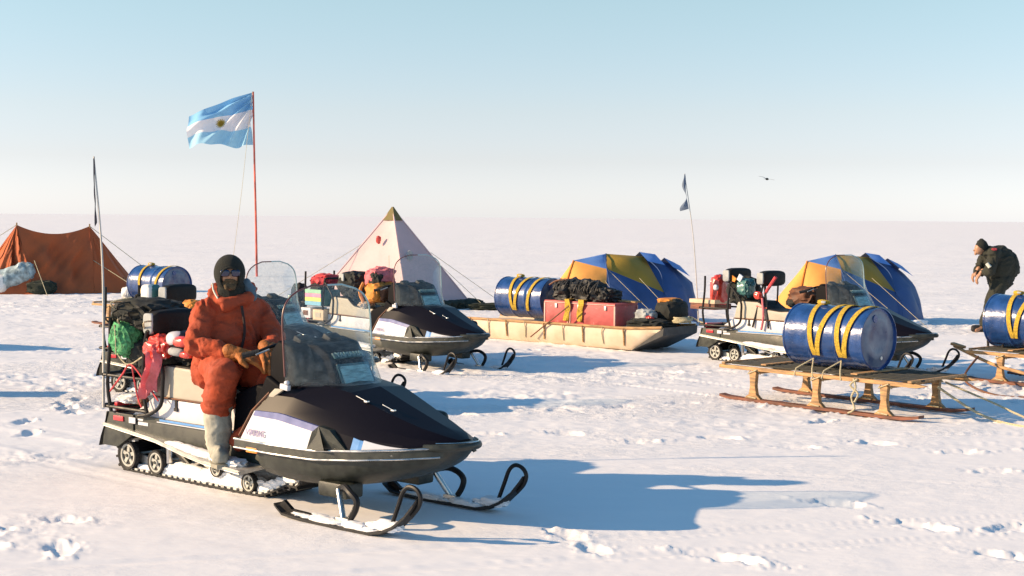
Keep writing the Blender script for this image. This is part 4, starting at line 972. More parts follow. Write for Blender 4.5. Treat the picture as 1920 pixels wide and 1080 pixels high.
place_mb(b, 'rope_bundle', 'H', (.0,-.0,.735), 'black tangled bundle of rope and tarpaulin on top of the red boxes', 'bundle')
b = MB(); b.tube([(-.6,-.44,.06),(.05,-.40,.52)], .010, 'brown', 8); 
place_mb(b, 'wooden_stick', 'H', (.0,-.02,.02), 'thin dark stick leaning diagonally against the hull and red boxes', 'stick')
for yy, l in ((.06,'light wooden plank lying on the long red box, the one nearer the camera'),(.16,'light wooden plank lying on the long red box, the one nearer the dome tent')):
    b = MB(); b.box((0,0,0),(.60,.07,.02),'wood',(0,2,8),bev=.003); place_mb(b, 'plank', 'H', (.52,yy,.62), l, 'plank', 'planks on the long red box')
b = MB(); b.blob((0,0,0),(.36,.40,.34),'dark_cloth',seed=91,amp=.2,power=2.8); b.blob((-.03,0,.14),(.30,.34,.08),'orange_pack',seed=92,amp=.15)
place_mb(b, 'round_pack', 'H', (1.25,.32,.50), 'dark round pack with orange lid on the bow of the cream sledge', 'pack')
b = MB(); b.blob((0,0,0),(.26,.26,.18),'grey_cloth',seed=93,amp=.3); b.blob((.09,-.08,-.05),(.16,.12,.12),'red_gloss',seed=94,amp=.3)
place_mb(b, 'grey_bag', 'H', (1.05,.02,.44), 'crumpled grey bag with red tag on the bow of the cream sledge', 'bag')
b = MB(); b.blob((0,0,0),(.55,.5,.14),'dark_cloth',seed=95,amp=.4)
place_mb(b, 'dark_tarpaulin', 'H', (1.15,-.02,.34), 'dark tarpaulin spread over the bow end of the cream sledge', 'tarpaulin')
b = MB(); pts = []
for k in range(26): a = k*1.3; pts.append((.12*math.cos(a)*(1+.2*math.sin(k)), .12*math.sin(a), .02+.003*k))
pts += [(.3,.1,.02),(.6,.25,.0),(1.0,.5,-.02)]
b.tube(pts, .012, 'rope', 6, sub=4); place_mb(b, 'rope_coil', 'H', (1.50,.22,.34), 'pale coil of rope at the bow tip of the cream sledge', 'rope')

# ---------------------------------------------------------------- dome tents
def panel(mb, pts, m, n=8, bulge=.05, seed=1, centre=Vector((1.3,0,.3))):
    """triangle or quad panel subdivided and bellied"""
    P = [Vector(p) for p in pts]
    if len(P) == 3: P = [P[0], P[1], P[2], P[2]]
    rows = []
    for i in range(n+1):
        u = i/n; r_ = []
        for j in range(n+1):
            v = j/n; q = (P[0]*(1-u)+P[3]*u)*(1-v)+(P[1]*(1-u)+P[2]*u)*v
            w = 16*u*(1-u)*v*(1-v); d = (q-centre); d.normalize()
            q = q+d*(bulge*w)+d*(.012*w*math.sin(13*u+seed)*math.sin(11*v+seed*2)); r_.append(q)
        rows.append(r_)
    mb.loft(rows, m, True)
def make_dome(label, group):
    root = thing('dome_tent', label, 'tent', (0,0,0), 0, group)
    A = (.56,-.02,1.06); B = (1.20,.03,1.17); D = (1.95,.05,1.12); E = (2.45,.05,1.0)
    C = (.98,-.42,.93); C2 = (1.02,.42,.93); Dn = (1.90,-.74,.54); Df = (1.90,.74,.54)
    G0 = (-.12,.30,0); G1 = (.02,-.48,0); F1 = (.72,-.90,0); F2 = (1.80,-1.0,0); F3 = (2.62,-.66,0); Gk = (3.0,.05,0); H = (2.92,.05,.66)
    f0 = (.45,.95,0); f1 = (.9,.98,0); f2 = (1.85,1.0,0); f3 = (2.65,.68,0)
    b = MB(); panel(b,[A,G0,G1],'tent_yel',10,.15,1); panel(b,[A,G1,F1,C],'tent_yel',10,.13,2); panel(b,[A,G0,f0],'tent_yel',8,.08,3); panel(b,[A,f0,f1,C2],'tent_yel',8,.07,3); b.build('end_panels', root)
    b = MB(); panel(b,[A,C,B],'tent_lblue',8,.03,4); panel(b,[A,B,C2],'tent_lblue',8,.03,5); b.build('roof_panel', root)
    b = MB(); panel(b,[B,C,Dn,D],'tent_yel_shade',10,.11,6); panel(b,[B,C2,Df,D],'tent_yel_shade',10,.11,7); b.build('side_panel', root)
    b = MB(); panel(b,[C,F1,F2,Dn],'tent_blue',10,.12,8); panel(b,[C2,f1,f2,Df],'tent_blue',10,.12,9)
    panel(b,[D,E,(2.4,-.5,.62),Dn],'tent_blue',6,.07,11); panel(b,[E,(2.4,-.5,.62),F3,H],'tent_blue',8,.11,12); panel(b,[(2.4,-.5,.62),Dn,F2,F3],'tent_blue',8,.09,22)
    panel(b,[H,F3,Gk],'tent_blue',8,.04,13); panel(b,[D,Df,f2,f3],'tent_blue',8,.06,14); panel(b,[E,D,f3,H],'tent_blue',8,.08,15); panel(b,[H,f3,Gk],'tent_blue',8,.04,16)
    b.build('blue_shell', root)
    b = MB()
    for q in ([A,(.30,-.22,.60),(.12,-.42,.2),G1],): b.tube(q, .014, 'seam', 6, sub=5)
    b.build('seam_tape', root)
    b = MB()
    for q in ([F2,(1.93,-.90,.30),Dn,(1.97,-.45,.88),D],[F1,(.86,-.76,.55),C,(1.06,-.2,1.10),B]):
        b = MB(); b.tube([(x,y*1.01,z+.004) for x,y,z in q], .009, 'tent_blue', 6, sub=6); b.build('tent_pole', root)
    b = MB()
    for x0_, z0_, x1_, z1_ in ((1.85,1.15,2.16,1.10),(2.34,1.05,2.66,.90)):
        for sy in (-1,1): panel(b,[(x0_,.04,z0_+.05),(x1_,.04,z1_+.06),(x1_+.03,.04+sy*.30,z1_-.12),(x0_,.04+sy*.30,z0_-.10)],'tent_lblue' if sy < 0 else 'tent_blue',6,.03,3)
    b.build('vent_flap', root)
    for p, q in (((1.0,-.42,.92),(1.45,-1.7,.0)),((1.5,-.60,.78),(1.75,-1.75,0)),((.9,-.5,.75),(.9,-1.65,0))):
        b = MB(); b.tube([p,q], .0038, 'rope', 5); b.build('guy_line', root)
    b = MB(); panel(b,[(.78,-.95,.12),(.78,-1.06,0),(1.80,-1.13,0),(1.80,-1.02,.12)],'skirt',6,.02,3)
    for k in range(5): b.blob((.9+.3*k,-1.1,.03),(.34,.2,.10),'snowclump',seed=k,amp=.4,sub=3)
    b.build('snow_skirt', root)
    return root
GT = 'yellow and blue dome tents'
d1 = make_dome('yellow and blue dome tent behind the cream cargo sledge and red boxes', GT)
d2 = copy_tree(d1); d2['label'] = 'yellow and blue dome tent behind the third snowmobile, its front seen through the windshield'
def setp(o, x, y, h, sc=1): o.location = (x, y, gz(x, y)); o.rotation_euler = (0,0,R(h)); o.scale = (sc,)*3
setp(d1, .50, 23.3, 24, .99); setp(d2, 4.50, 23.9, 24, .98)

# ---------------------------------------------------------------- pyramid tent
root = thing('pyramid_tent', 'tall pale pyramid tent with olive cap behind a snowmobile', 'tent', (0,0,0))
x0, y0 = -2.33, 27.6; setp(root, x0, y0, 0)
Hh = 1.90; hd = 1.60
cor = [Vector((hd,-.25,0)), Vector((.42,-hd,0)), Vector((-hd,.2,0)), Vector((-.3,hd,0))]
ap = Vector((0,0,Hh))
b = MB()
for k in range(4):
    p, q = cor[k], cor[(k+1)%4]; rows = []
    for i in range(17):
        u = i/16; r_ = []
        for j in range(13):
            v = j/12; c = (p*(1-v)+q*v); z = .02
            pt = c*(1-u)+ap*u; s_ = 4*v*(1-v); nn = Vector(((p+q).x,(p+q).y,0)).normalized()
            pt = pt-nn*(.05*s_*math.sin(math.pi*u))+nn*(.012*math.sin(9*v+6*u))*s_*(1-u); r_.append(pt)
        rows.append(r_)
    b.loft(rows, 'tent_grey')
b.build('tent_wall', root)
b = MB(); b.loft([[c*.13+Vector((0,0,Hh*.87+.012)) for c in cor],[c*.012+Vector((0,0,Hh+.03)) for c in cor]],'olive',False,False,True,True); b.build('cap', root)
b = MB()
for c in cor: b.tube([c*1.0, c*.45+Vector((0,0,Hh*.55)), ap], .016, 'tent_grey', 6)
b.build('edge_pole', root)
b = MB()
for k in range(4):
    p, q = cor[k], cor[(k+1)%4]; n = 10
    for i in range(n):
        c = p.lerp(q,(i+.5)/n)*1.03; b.blob((c.x,c.y,.06),(.42,.32,.20),'skirt',seed=i+k*10,amp=.35,sub=3)
b.build('snow_skirt', root)
b = MB(); c = (cor[2]*.55+cor[1]*.45)*.36+Vector((0,0,Hh*.68)); b.blob((c.x,c.y-.05,c.z),(.09,.05,.14),'red_gloss',seed=2,amp=.3); b.build('vent', root)
b = MB(); b.blob((.38,-.62,Hh*.53),(.10,.05,.16),'grey_cloth',seed=4,amp=.4); b.build('patch', root)
for q0, q1 in (((.75,-.12,1.05),(2.3,-.6,.0)),((.95,-.2,.80),(1.9,-1.1,.0)),((-.6,.1,1.2),(-2.5,-.3,0)),((0,-.8,1.0),(.2,-2.9,0))):
    b = MB(); b.tube([q0,q1], .005, 'rope', 5); b.build('guy_line', root)
b = MB(); b.blob((0,0,0),(.7,.25,.12),'skirt',seed=5,amp=.5); b.blob((.35,-.05,.05),(.25,.15,.16),'skirt',seed=7,amp=.5)
o = b.build('dark_tarpaulin'); o.location = (-.45,26.6,gz(-.45,26.6)+.06); tag(o, 'low dark tarpaulin on the snow between pyramid tent and cream sledge drum', 'tarpaulin')

# ---------------------------------------------------------------- orange ridge tent
root = thing('ridge_tent', 'orange twin-peaked ridge tent at the far left', 'tent', (0,0,0)); tx, ty = -10.25, 32.4; setp(root, tx, ty, 24, 1.0)
pkL, pkR = Vector((-1.02,-.15,1.52)), Vector((.56,-.15,1.50))
def sagline(a, b_, t, s_): p = a.lerp(b_, t); p.z -= s_*4*t*(1-t); return p
b = MB()
NL, FL = Vector((-1.0,-1.15,0)), None
nearL, nearR, endR, endL = Vector((-.75,-1.2,0)), Vector((1.35,-.95,0)), Vector((1.45,.25,0)), Vector((-1.75,-.35,0))
def quad(a0, a1, b1, b0, m, sag0=0, fold=.03, seed=1, n=18):
    rows = []
    for i in range(n+1):
        u = i/n; r_ = []
        for j in range(n+1):
            v = j/n; top = sagline(a0, a1, v, sag0); bot = b0.lerp(b1, v)
            p = top.lerp(bot, u); s_ = math.sin(math.pi*u)*(.3+.7*math.sin(math.pi*v))
            f = math.sin(v*17+u*5*math.sin(seed)+seed)*.5+math.sin(v*9-u*7+seed*2)*.6+.35*math.sin(v*31+u*23+seed)*math.sin(u*11+v*5)
            p = p+Vector((.3,-1,.2))*(fold*f*s_)-Vector((0,-1,.3))*(.10*s_*(1 if sag0 else .4)); r_.append(p)
        rows.append(r_)
    b.loft(rows, m)
quad(pkL, pkR, nearR*.62+nearL*.38, nearL, 'tent_or', .19, .14, 1, 34)          # near roof
quad(pkR, pkR, nearR, nearR*.62+nearL*.38, 'tent_or', 0, .03, 2)
quad(pkR, pkR, Vector((1.75,-.1,0)), nearR, 'tent_or', 0, .03, 3)
quad(pkR, pkR, Vector((1.25,1.1,0)), Vector((1.75,-.1,0)), 'tent_or', 0, .02, 4)
quad(pkL, pkL, nearL, Vector((-1.62,-.75,0)), 'tent_or', 0, .10, 5, 24)
quad(pkL, pkL, Vector((-1.62,-.75,0)), Vector((-2.05,.25,0)), 'tent_or', 0, .09, 6, 24)
quad(pkL, pkL, Vector((-2.05,.25,0)), Vector((-1.4,1.1,0)), 'tent_or', 0, .03, 7)
quad(pkL, pkR, Vector((1.25,1.1,0)), Vector((-1.4,1.1,0)), 'tent_or', .19, .03, 8)
b.build('tent_cloth', root)
for p in (pkL, pkR):
    b = MB(); b.tube([p+Vector((0,0,.05)), Vector((p.x,p.y,0))], .018, 'wood', 6); b.build('tent_pole', root)
for q0, q1 in ((pkR, (2.4,-.8,0)),(pkL,(-3.3,-.6,0)),((.55,-.55,.75),(1.55,-2.0,0)),(nearL+Vector((.0,0,.75)),(-.55,-1.9,.0)),((1.25,-.6,.35),(1.5,-1.6,0))):
    b = MB(); b.tube([q0,q1], .0075, 'wood' if q1[1] > -1.7 and q1[1] < -1.5 else 'rope', 5); b.build('guy_line', root)
# duffel beside it
b = MB(); b.tube([(-.24,0,.16),(-.05,0,.24),(.12,0,.32),(.24,0,.38)], .25, 'silver', 20, sub=4)
b.blob((-.26,0,.15),(.42,.50,.50),'silver_white',seed=5,amp=.1,sub=4)
b.blob((.24,0,.38),(.42,.48,.46),'silver',seed=6,amp=.12,sub=4)
V = np.array(b.v); nz_ = fbm(V[:,0]*7, V[:,1]*7, V[:,2]*7+.01, seed=5, o=3); V *= (1+.10*nz_)[:,None]; b.v = [tuple(v) for v in V]
o = b.build('duffel_bag'); o.location = (-11.02,31.3,gz(-11.02,31.3)+.08); o.rotation_euler = (0,0,R(12)); tag(o, 'silver grey duffel bag leaning on the orange ridge tent', 'duffel bag')
b = MB(); b.blob((0,0,.14),(.6,.4,.30),'skirt',seed=8,amp=.35)
o = b.build('dark_sack'); o.location = (-10.35,31.15,gz(-10.35,31.15)); tag(o, 'dark green sack on the snow between duffel bag and orange tent', 'sack')

# ---------------------------------------------------------------- flag
root = thing('flagpole', 'red pole flying a light blue and white striped flag with sun', 'flagpole', (-7.22,40.1,gz(-7.22,40.1)))
top = Vector((-.10,0,5.20))
b = MB(); b.tube([(0,0,-.1),(-.03,0,1.7),(-.07,0,3.4),top], [.034,.024], 'pole_red', 10, sub=5); b.build('pole', root)
nu, nv = 70, 44; co = []; uv = []
for j in range(nv+1):
    for i in range(nu+1):
        u, v = i/nu, j/nv
        hoist = Vector((-.10+.03*(1-v)-.02, 0, 5.18-1.47*(1-v)))
        tp = Vector((-.12-1.86*u, 0, 5.18-.20*math.sin(math.pi*u*.5)*1.5-.38*u+.10*math.sin(u*math.pi)))
        bt = Vector((-.12-1.83*u, 0, 3.71-.06*math.sin(u*math.pi*2.2)-.05*u+.03*math.sin(u*17)))
        vv = v+.16*math.sin(math.pi*v)*math.sin(math.pi*min(1,u*1.1))*(.5-.2*u)
        p = bt.lerp(tp, v)
        ang = math.atan2(5.3-p.z, .15-p.x+.02)      # folds radiate from the top of the hoist
        rad = math.hypot(5.3-p.z, .1-p.x)
        sn = math.sin(ang*25+rad*.8); fo = .105*(sn+.35*math.sin(ang*50+1))*min(1, rad*1.3)*(1-.55*u)+.13*math.sin(rad*6.5+v*3)*u+.05*math.sin(u*23+v*9)*u*(1-v)
        p = p+Vector((.03*math.cos(ang*17)*min(1,rad), -fo, 0))
        co.append(p); uv.append((u, v))
fs = []
for j in range(nv):
    for i in range(nu): a = j*(nu+1)+i; fs.append((a, a+1, a+nu+2, a+nu+1))
me = bpy.data.meshes.new('flag'); me.from_pydata([tuple(c) for c in co], [], fs); l = me.uv_layers.new(name='UVMap')
for lp in me.loops: l.data[lp.index].uv = uv[lp.vertex_index]
me.polygons.foreach_set('use_smooth', [True]*len(me.polygons)); me.materials.append(M['flag'])
o = bpy.data.objects.new('flag', me); COL.objects.link(o); o.parent = root
b = MB(); b.tube([top+Vector((-.02,-.02,0)),(-.35,-.4,2.4),(-.62,-.6,.0)], .006, 'rope', 5); b.build('halyard', root)

# ---------------------------------------------------------------- bird
root = thing('bird', 'tiny dark bird gliding in the empty sky', 'bird', (7.5,42.0,1.75+42*76/2660.))
b = MB()
body = []
for x, r_ in [(-.22,.004),(-.16,.03),(-.06,.06),(.06,.065),(.14,.045),(.19,.035),(.23,.03),(.27,.008)]:
    body.append([(x, r_*math.cos(2*math.pi*k/10), r_*math.sin(2*math.pi*k/10)) for k in range(10)])
b.loft(body, 'olive_dark', True, True, True, True); b.build('body', root)
for s in (-1,1):
    b = MB(); rows = []
    for u in np.linspace(0,1,7):
        y = s*(.03+.42*u); x = .05+.05*math.sin(u*3)-.13*u*u; c = .15*(1-u)+.02; z = .10*math.sin(u*2.2)*.6
        rows.append([(x+c*.4,y,z),(x-c*.6,y,z-.008),(x-c*.3,y,z-.016),(x+c*.38,y,z-.01)])
    b.loft(rows, 'grey_cloth', True, True, True, True); b.build('wing', root)
b = MB(); b.loft([[(-.15,-.03,0),(-.15,.03,0),(-.15,.03,-.01),(-.15,-.03,-.01)],[(-.33,-.07,0),(-.33,.07,0),(-.33,.07,-.008),(-.33,-.07,-.008)]],'olive_dark',False,True,True,True); b.build('tail', root)
root.rotation_euler = (R(14),0,R(60)); root.scale = (.55,)*3
# unseen crate added left of the view so that its shadow enters the picture
b = MB(); b.box((0,0,.2),(.6,.4,.4),'wood_red',bev=.01); b.box((0,0,.41),(.62,.42,.03),'wood_red',bev=.005); b.tube([(-.2,-.22,.25),(-.1,-.25,.22),(.1,-.25,.22),(.2,-.22,.25)],.01,'rope',sub=3)
o = b.build('unseen_crate'); o.location = (-5.75,13.7,gz(-5.75,13.7)); tag(o, 'unseen red-brown wooden crate added left of the view to cast a shadow', 'crate')

# ================================================================ PEOPLE
exec_people = True
def hand(palm, fdir, up, side, m, parent, name, curl=.6, k=1.0):
    """gloved hand: palm centre, finger direction, back-of-hand normal, side (+1/-1 where the thumb sits)"""
    f = Vector(fdir).normalized(); u = Vector(up); u = (u-f*u.dot(f)).normalized(); t = f.cross(u)*side
    P = Vector(palm); caps = []
    for j in range(4):
        off = (j-1.5)*.023*k; b0 = P+t*(-off)*-1+f*.035*k; L_ = [.034,.042,.045,.038][j]*k
        caps.append((P-f*.03*k+t*off*.8, .017*k, b0, .014*k))
        d1 = (f-u*curl*.7).normalized(); p1 = b0+d1*L_; d2 = (f-u*(curl*2.0)).normalized(); p2 = p1+d2*L_*.7; d3 = (f*.4-u*(curl*2.2)).normalized(); p3 = p2+d3*L_*.5
        caps += [(b0,.0125*k,p1,.0115*k),(p1,.0115*k,p2,.0105*k),(p2,.0105*k,p3,.009*k)]
    th0 = P+t*.035*k-f*.02*k; th1 = th0+(t*.8+f*.6).normalized()*.035*k; th2 = th1+(t*.2+f-u*.4).normalized()*.032*k
    caps += [(P-f*.02*k,.022*k,th0,.017*k),(th0,.016*k,th1,.014*k),(th1,.0135*k,th2,.011*k)]
    caps.append((P-f*.04*k,.028*k,P-f*.09*k,.033*k))
    return capsule_body(name, caps, m, .0055, 2, parent, fold=.0015, ffreq=25)

def rider():
    key = 'A'
    o3 = W(key, .84, 0, 0); root = thing('person', 'person in orange parka, dark balaclava and sunglasses seated astride the nearest snowmobile', 'person', (o3.x, o3.y, o3.z))
    # local axes here are world-aligned; origin on the ground beneath the hips
    def wl(x, y, z): return W(key, x, y, z)-o3
    F = lambda px, py, d: None
    hip = Vector((.0,.0,.80)); 
    chest = Vector((.035,-.01,1.05)); neck = Vector((.045,-.05,1.235)); head = Vector((.045,-.10,1.375))
    shR = Vector((-.112,-.13,1.12)); shL = Vector((.185,.10,1.12))
    elR = Vector((-.138,-.28,.925)); haR = Vector((.165,-.40,.875))
    elL = Vector((.325,-.03,.95)); haL = Vector((.34,-.34,.885))
    hpR = Vector((-.07,-.10,.80)); knR = wl(1.20,-.30,.755); anR = wl(1.14,-.305,.33); hpL = Vector((.08,.08,.80)); knL = wl(1.22,.26,.72); anL = wl(1.16,.30,.33)
    # continuous inner body
    caps = [(hip,.12,chest,.12),(chest,.11,neck,.055),(neck,.052,head,.06),(chest,.09,shR,.06),(chest,.09,shL,.06),(shR,.055,elR,.042),(elR,.042,haR,.03),(shL,.055,elL,.042),(elL,.042,haL,.03),
            (hpR,.09,knR,.06),(knR,.055,anR,.042),(hpL,.09,knL,.06),(knL,.055,anL,.042),(anR,.04,anR+Vector((.03,-.10,-.06)),.035),(anL,.04,anL+Vector((.03,-.10,-.06)),.035)]
    fdir = Vector((.10,-1,-.02)).normalized(); rt = Vector((fdir.y,-fdir.x,0)).normalized()*-1
    # rt points to picture right when the face looks at the camera
    rt = Vector((1,.24,0)).normalized(); fdir = Vector((.24,-1,-.04)).normalized(); upv = Vector((0,0,1))
    def hp(a, f, u): return head+rt*a+fdir*f+upv*u
    body = capsule_body('body', caps, 'skin', .014, 2, root, ell=[(head+fdir*.008,(.074,.082,.098))])
    # face: skull with nose, brow, cheeks, lips
    cap = [(hp(0,.068,.016),.013,hp(0,.092,-.014),.013),(hp(-.03,.065,-.02),.022,hp(-.028,.05,-.05),.02),(hp(.03,.065,-.02),.022,hp(.028,.05,-.05),.02),(hp(-.035,.068,.028),.012,hp(.035,.068,.028),.012),
           (hp(-.014,.074,-.047),.006,hp(.014,.074,-.047),.006),(hp(-.012,.072,-.056),.007,hp(.012,.072,-.056),.007),(hp(0,.066,-.08),.022,hp(0,.06,-.085),.02)]
    capsule_body('face', cap, 'skin', .005, 2, body, ell=[(hp(0,.012,-.008),(.066,.072,.088))])
    for s in (-1,1):
        b = MB(); b.blob(hp(s*.028,.074,.006),(.024,.012,.013),'white',amp=0,sub=2,power=2); b.build('eye', body)
    capsule_body('beard', [(hp(-.03,.066,-.062),.016,hp(.03,.066,-.062),.016),(hp(-.018,.07,-.082),.02,hp(.018,.07,-.082),.02),(hp(-.028,.080,-.037),.009,hp(.028,.080,-.037),.009),(hp(-.036,.064,-.05),.014,hp(-.03,.066,-.07),.016),(hp(.036,.064,-.05),.014,hp(.03,.066,-.07),.016)], 'beard', .005, 1, root, fold=.003, ffreq=40)
    # sunglasses
    b = MB()
    for s in (-1,1): b.blob(hp(s*.033,.090,.010),(.060,.016,.046),'goggle',amp=0,sub=3,power=3)
    b.tube([hp(-.008,.094,.012),hp(.008,.094,.012)], .004, 'tube', 6)
    for s in (-1,1): b.tube([hp(s*.055,.084,.012),hp(s*.072,.05,.012),hp(s*.078,.0,.012)], .004, 'tube', 6)
    b.build('sunglasses', root)
    # balaclava with open face
    bm = bmesh.new(); bmesh.ops.create_uvsphere(bm, u_segments=48, v_segments=36, radius=1)
    c0 = head+Vector((0,0,.004)); vv = []
    for v in bm.verts:
        p = v.co.copy(); q = c0+rt*(p.x*.101)+fdir*(-p.y*.102)+upv*(p.z*.120); v.co = q
    kill = []
    for f in bm.faces:
        c = f.calc_center_median()-head; a, fo, u = c.dot(rt), c.dot(fdir), c.dot(upv)
        if fo > .02 and (a/.062)**2+((u+.026)/.072)**2 < 1: kill.append(f)
    bmesh.ops.delete(bm, geom=kill, context='FACES')
    b = MB(); b.bm(bm, 'wool', True); hat = b.build('balaclava', root); md = hat.modifiers.new('t','SOLIDIFY'); md.thickness = .010; md.offset = -1
    b = MB(); ring = []
    for k in range(28):
        t = 2*math.pi*k/28; a, u = .062*math.cos(t), -.026+.072*math.sin(t); fo = .102*math.sqrt(max(0,1-(a/.101)**2-((u-.004)/.120)**2)); ring.append(hp(a, fo, u))
    b.tube(ring, .008, 'wool', 8, closed=True); b.build('face_opening', hat)
    capsule_body('neck_warmer', [(head+Vector((-.0,.025,-.07)),.088,neck+Vector((0,.0,-.02)),.105),(head+fdir*.01+Vector((-.03,0,-.115)),.05,neck+Vector((-.03,-.03,0)),.06)], 'wool', .009, 3, root, fold=.006)
    capsule_body('hood_collar', [(neck+Vector((.095,.03,.075)),.036,neck+Vector((.125,.02,-.02)),.04),(neck+Vector((.11,.06,.04)),.04,neck+Vector((.03,.11,.03)),.05)], 'collar', .008, 3, root, fold=.006)
    b = MB(); b.tube([neck+Vector((-.115,-.03,.075)),neck+Vector((-.098,-.075,.03)),neck+Vector((-.062,-.115,-.02))], .006, 'piping', 6, sub=4); b.build('collar_piping', root)
    # parka
    pk = [(hip+Vector((.02,-.0,-.03)),.205,chest+Vector((0,.02,-.03)),.205),(chest+Vector((0,.02,.0)),.19,neck+Vector((0,.03,-.05)),.112),(neck+Vector((-.09,.0,-.04)),.055,neck+Vector((-.10,.03,.045)),.038),(neck+Vector((.09,.06,-.04)),.055,neck+Vector((.11,.07,.03)),.036),(neck+Vector((-.09,.06,.03)),.055,neck+Vector((.09,.12,.03)),.055),(neck+Vector((-.10,-.02,0)),.05,neck+Vector((-.02,-.11,-.05)),.05),(neck+Vector((-.02,-.11,-.05)),.05,neck+Vector((.10,-.03,-.02)),.05),(neck+Vector((0,.08,0)),.06,neck+Vector((.06,.07,.03)),.05),
          (neck+Vector((-.04,.02,-.05)),.085,shR+Vector((-.005,0,-.01)),.088),(neck+Vector((.05,.02,-.05)),.085,shL+Vector((-.01,0,-.01)),.09),
          (shR,.084,elR,.076),(elR,.075,haR+(elR-haR)*.25,.056),(shL,.084,elL,.074),(elL,.072,haL+(elL-haL)*.22,.056),
          (hip+Vector((-.04,-.06,-.02)),.17,hip+Vector((-.06,-.20,-.055)),.125),(hip+Vector((.08,-.02,0)),.17,hip+Vector((.19,-.16,-.03)),.13),(hip+Vector((.0,.02,.06)),.22,hip+Vector((.03,-.05,.12)),.20)]
    capsule_body('parka', pk, 'parka', .009, 5, root, fold=.012, ffreq=11, fseed=3)
    b = MB(); b.tube([chest+Vector((.10,-.155,.12)),chest+Vector((.125,-.185,-.05)),hip+Vector((.13,-.235,.05))], .009, 'parka_dark', 8, sub=5); b.build('zip_flap', root)
    capsule_body('trousers', [(hpR+Vector((0,0,-.02)),.13,knR,.107),(knR+Vector((0,0,.01)),.108,anR+Vector((0,0,.235)),.106),(hpL,.13,knL,.115),(knL,.11,anL+Vector((0,0,.2)),.09),(hpR,.12,hpL,.12),
         (hpL+Vector((.02,-.1,-.02)),.13,wl(1.36,-.04,.68),.12),(wl(1.36,-.04,.68),.12,wl(1.36,-.10,.50),.10),(wl(1.36,-.10,.50),.095,wl(1.26,-.22,.33),.07)], 'trouser', .011, 4, root, fold=.014, ffreq=8, fseed=11)
    for an, kx in ((anR, 1), (anL, 1)):
        td = wl(1.0,-.05,0)-wl(0,0,0); td.normalize(); td = (td+Vector((-.35,-.5,0))).normalized()
        base = an-Vector((0,0,.085))
        bt = capsule_body('boot', [(an+Vector((0,0,.22)),.092,an+Vector((0,0,.10)),.088),(an+Vector((0,0,.10)),.086,base+Vector((0,0,.045)),.074),(base+Vector((0,0,.03)),.060,base+td*.13+Vector((0,0,.012)),.054),(base+Vector((0,0,.02))-td*.02,.06,base+td*.12,.05)], 'boot', .009, 5, root, fold=.006, ffreq=12, fseed=5)
        b = MB(); 
        pr = [(-.085,-.04),(-.085,.04),(0,.055),(.12,.058),(.19,.03),(.19,-.03),(.12,-.058),(0,-.055)]; sd = Vector((-td.y,td.x,0))
        b.loft([[base+td*x+sd*y+Vector((0,0,-.052)) for x,y in pr],[base+td*x+sd*y+Vector((0,0,-.028)) for x,y in pr]], 'sole', False, True, True, True); b.build('sole', bt)
    hand(haR+Vector((.05,-.015,-.004)), (1,-.15,-.25), (0,-.35,1), 1, 'glove', root, 'glove', .35, 1.35)
    hand(haL+Vector((.01,-.05,-.01)), (.35,-.8,-.35), (.1,-.2,1), -1, 'glove', root, 'glove', .5, 1.35)
    capsule_body('gauntlet', [(haR+(elR-haR)*.22,.058,haR+(elR-haR)*.02,.052)], 'glove', .007, 2, root, fold=.004)
    capsule_body('gauntlet', [(haL+(elL-haL)*.2,.056,haL,.05)], 'glove', .007, 2, root, fold=.004)
rider()

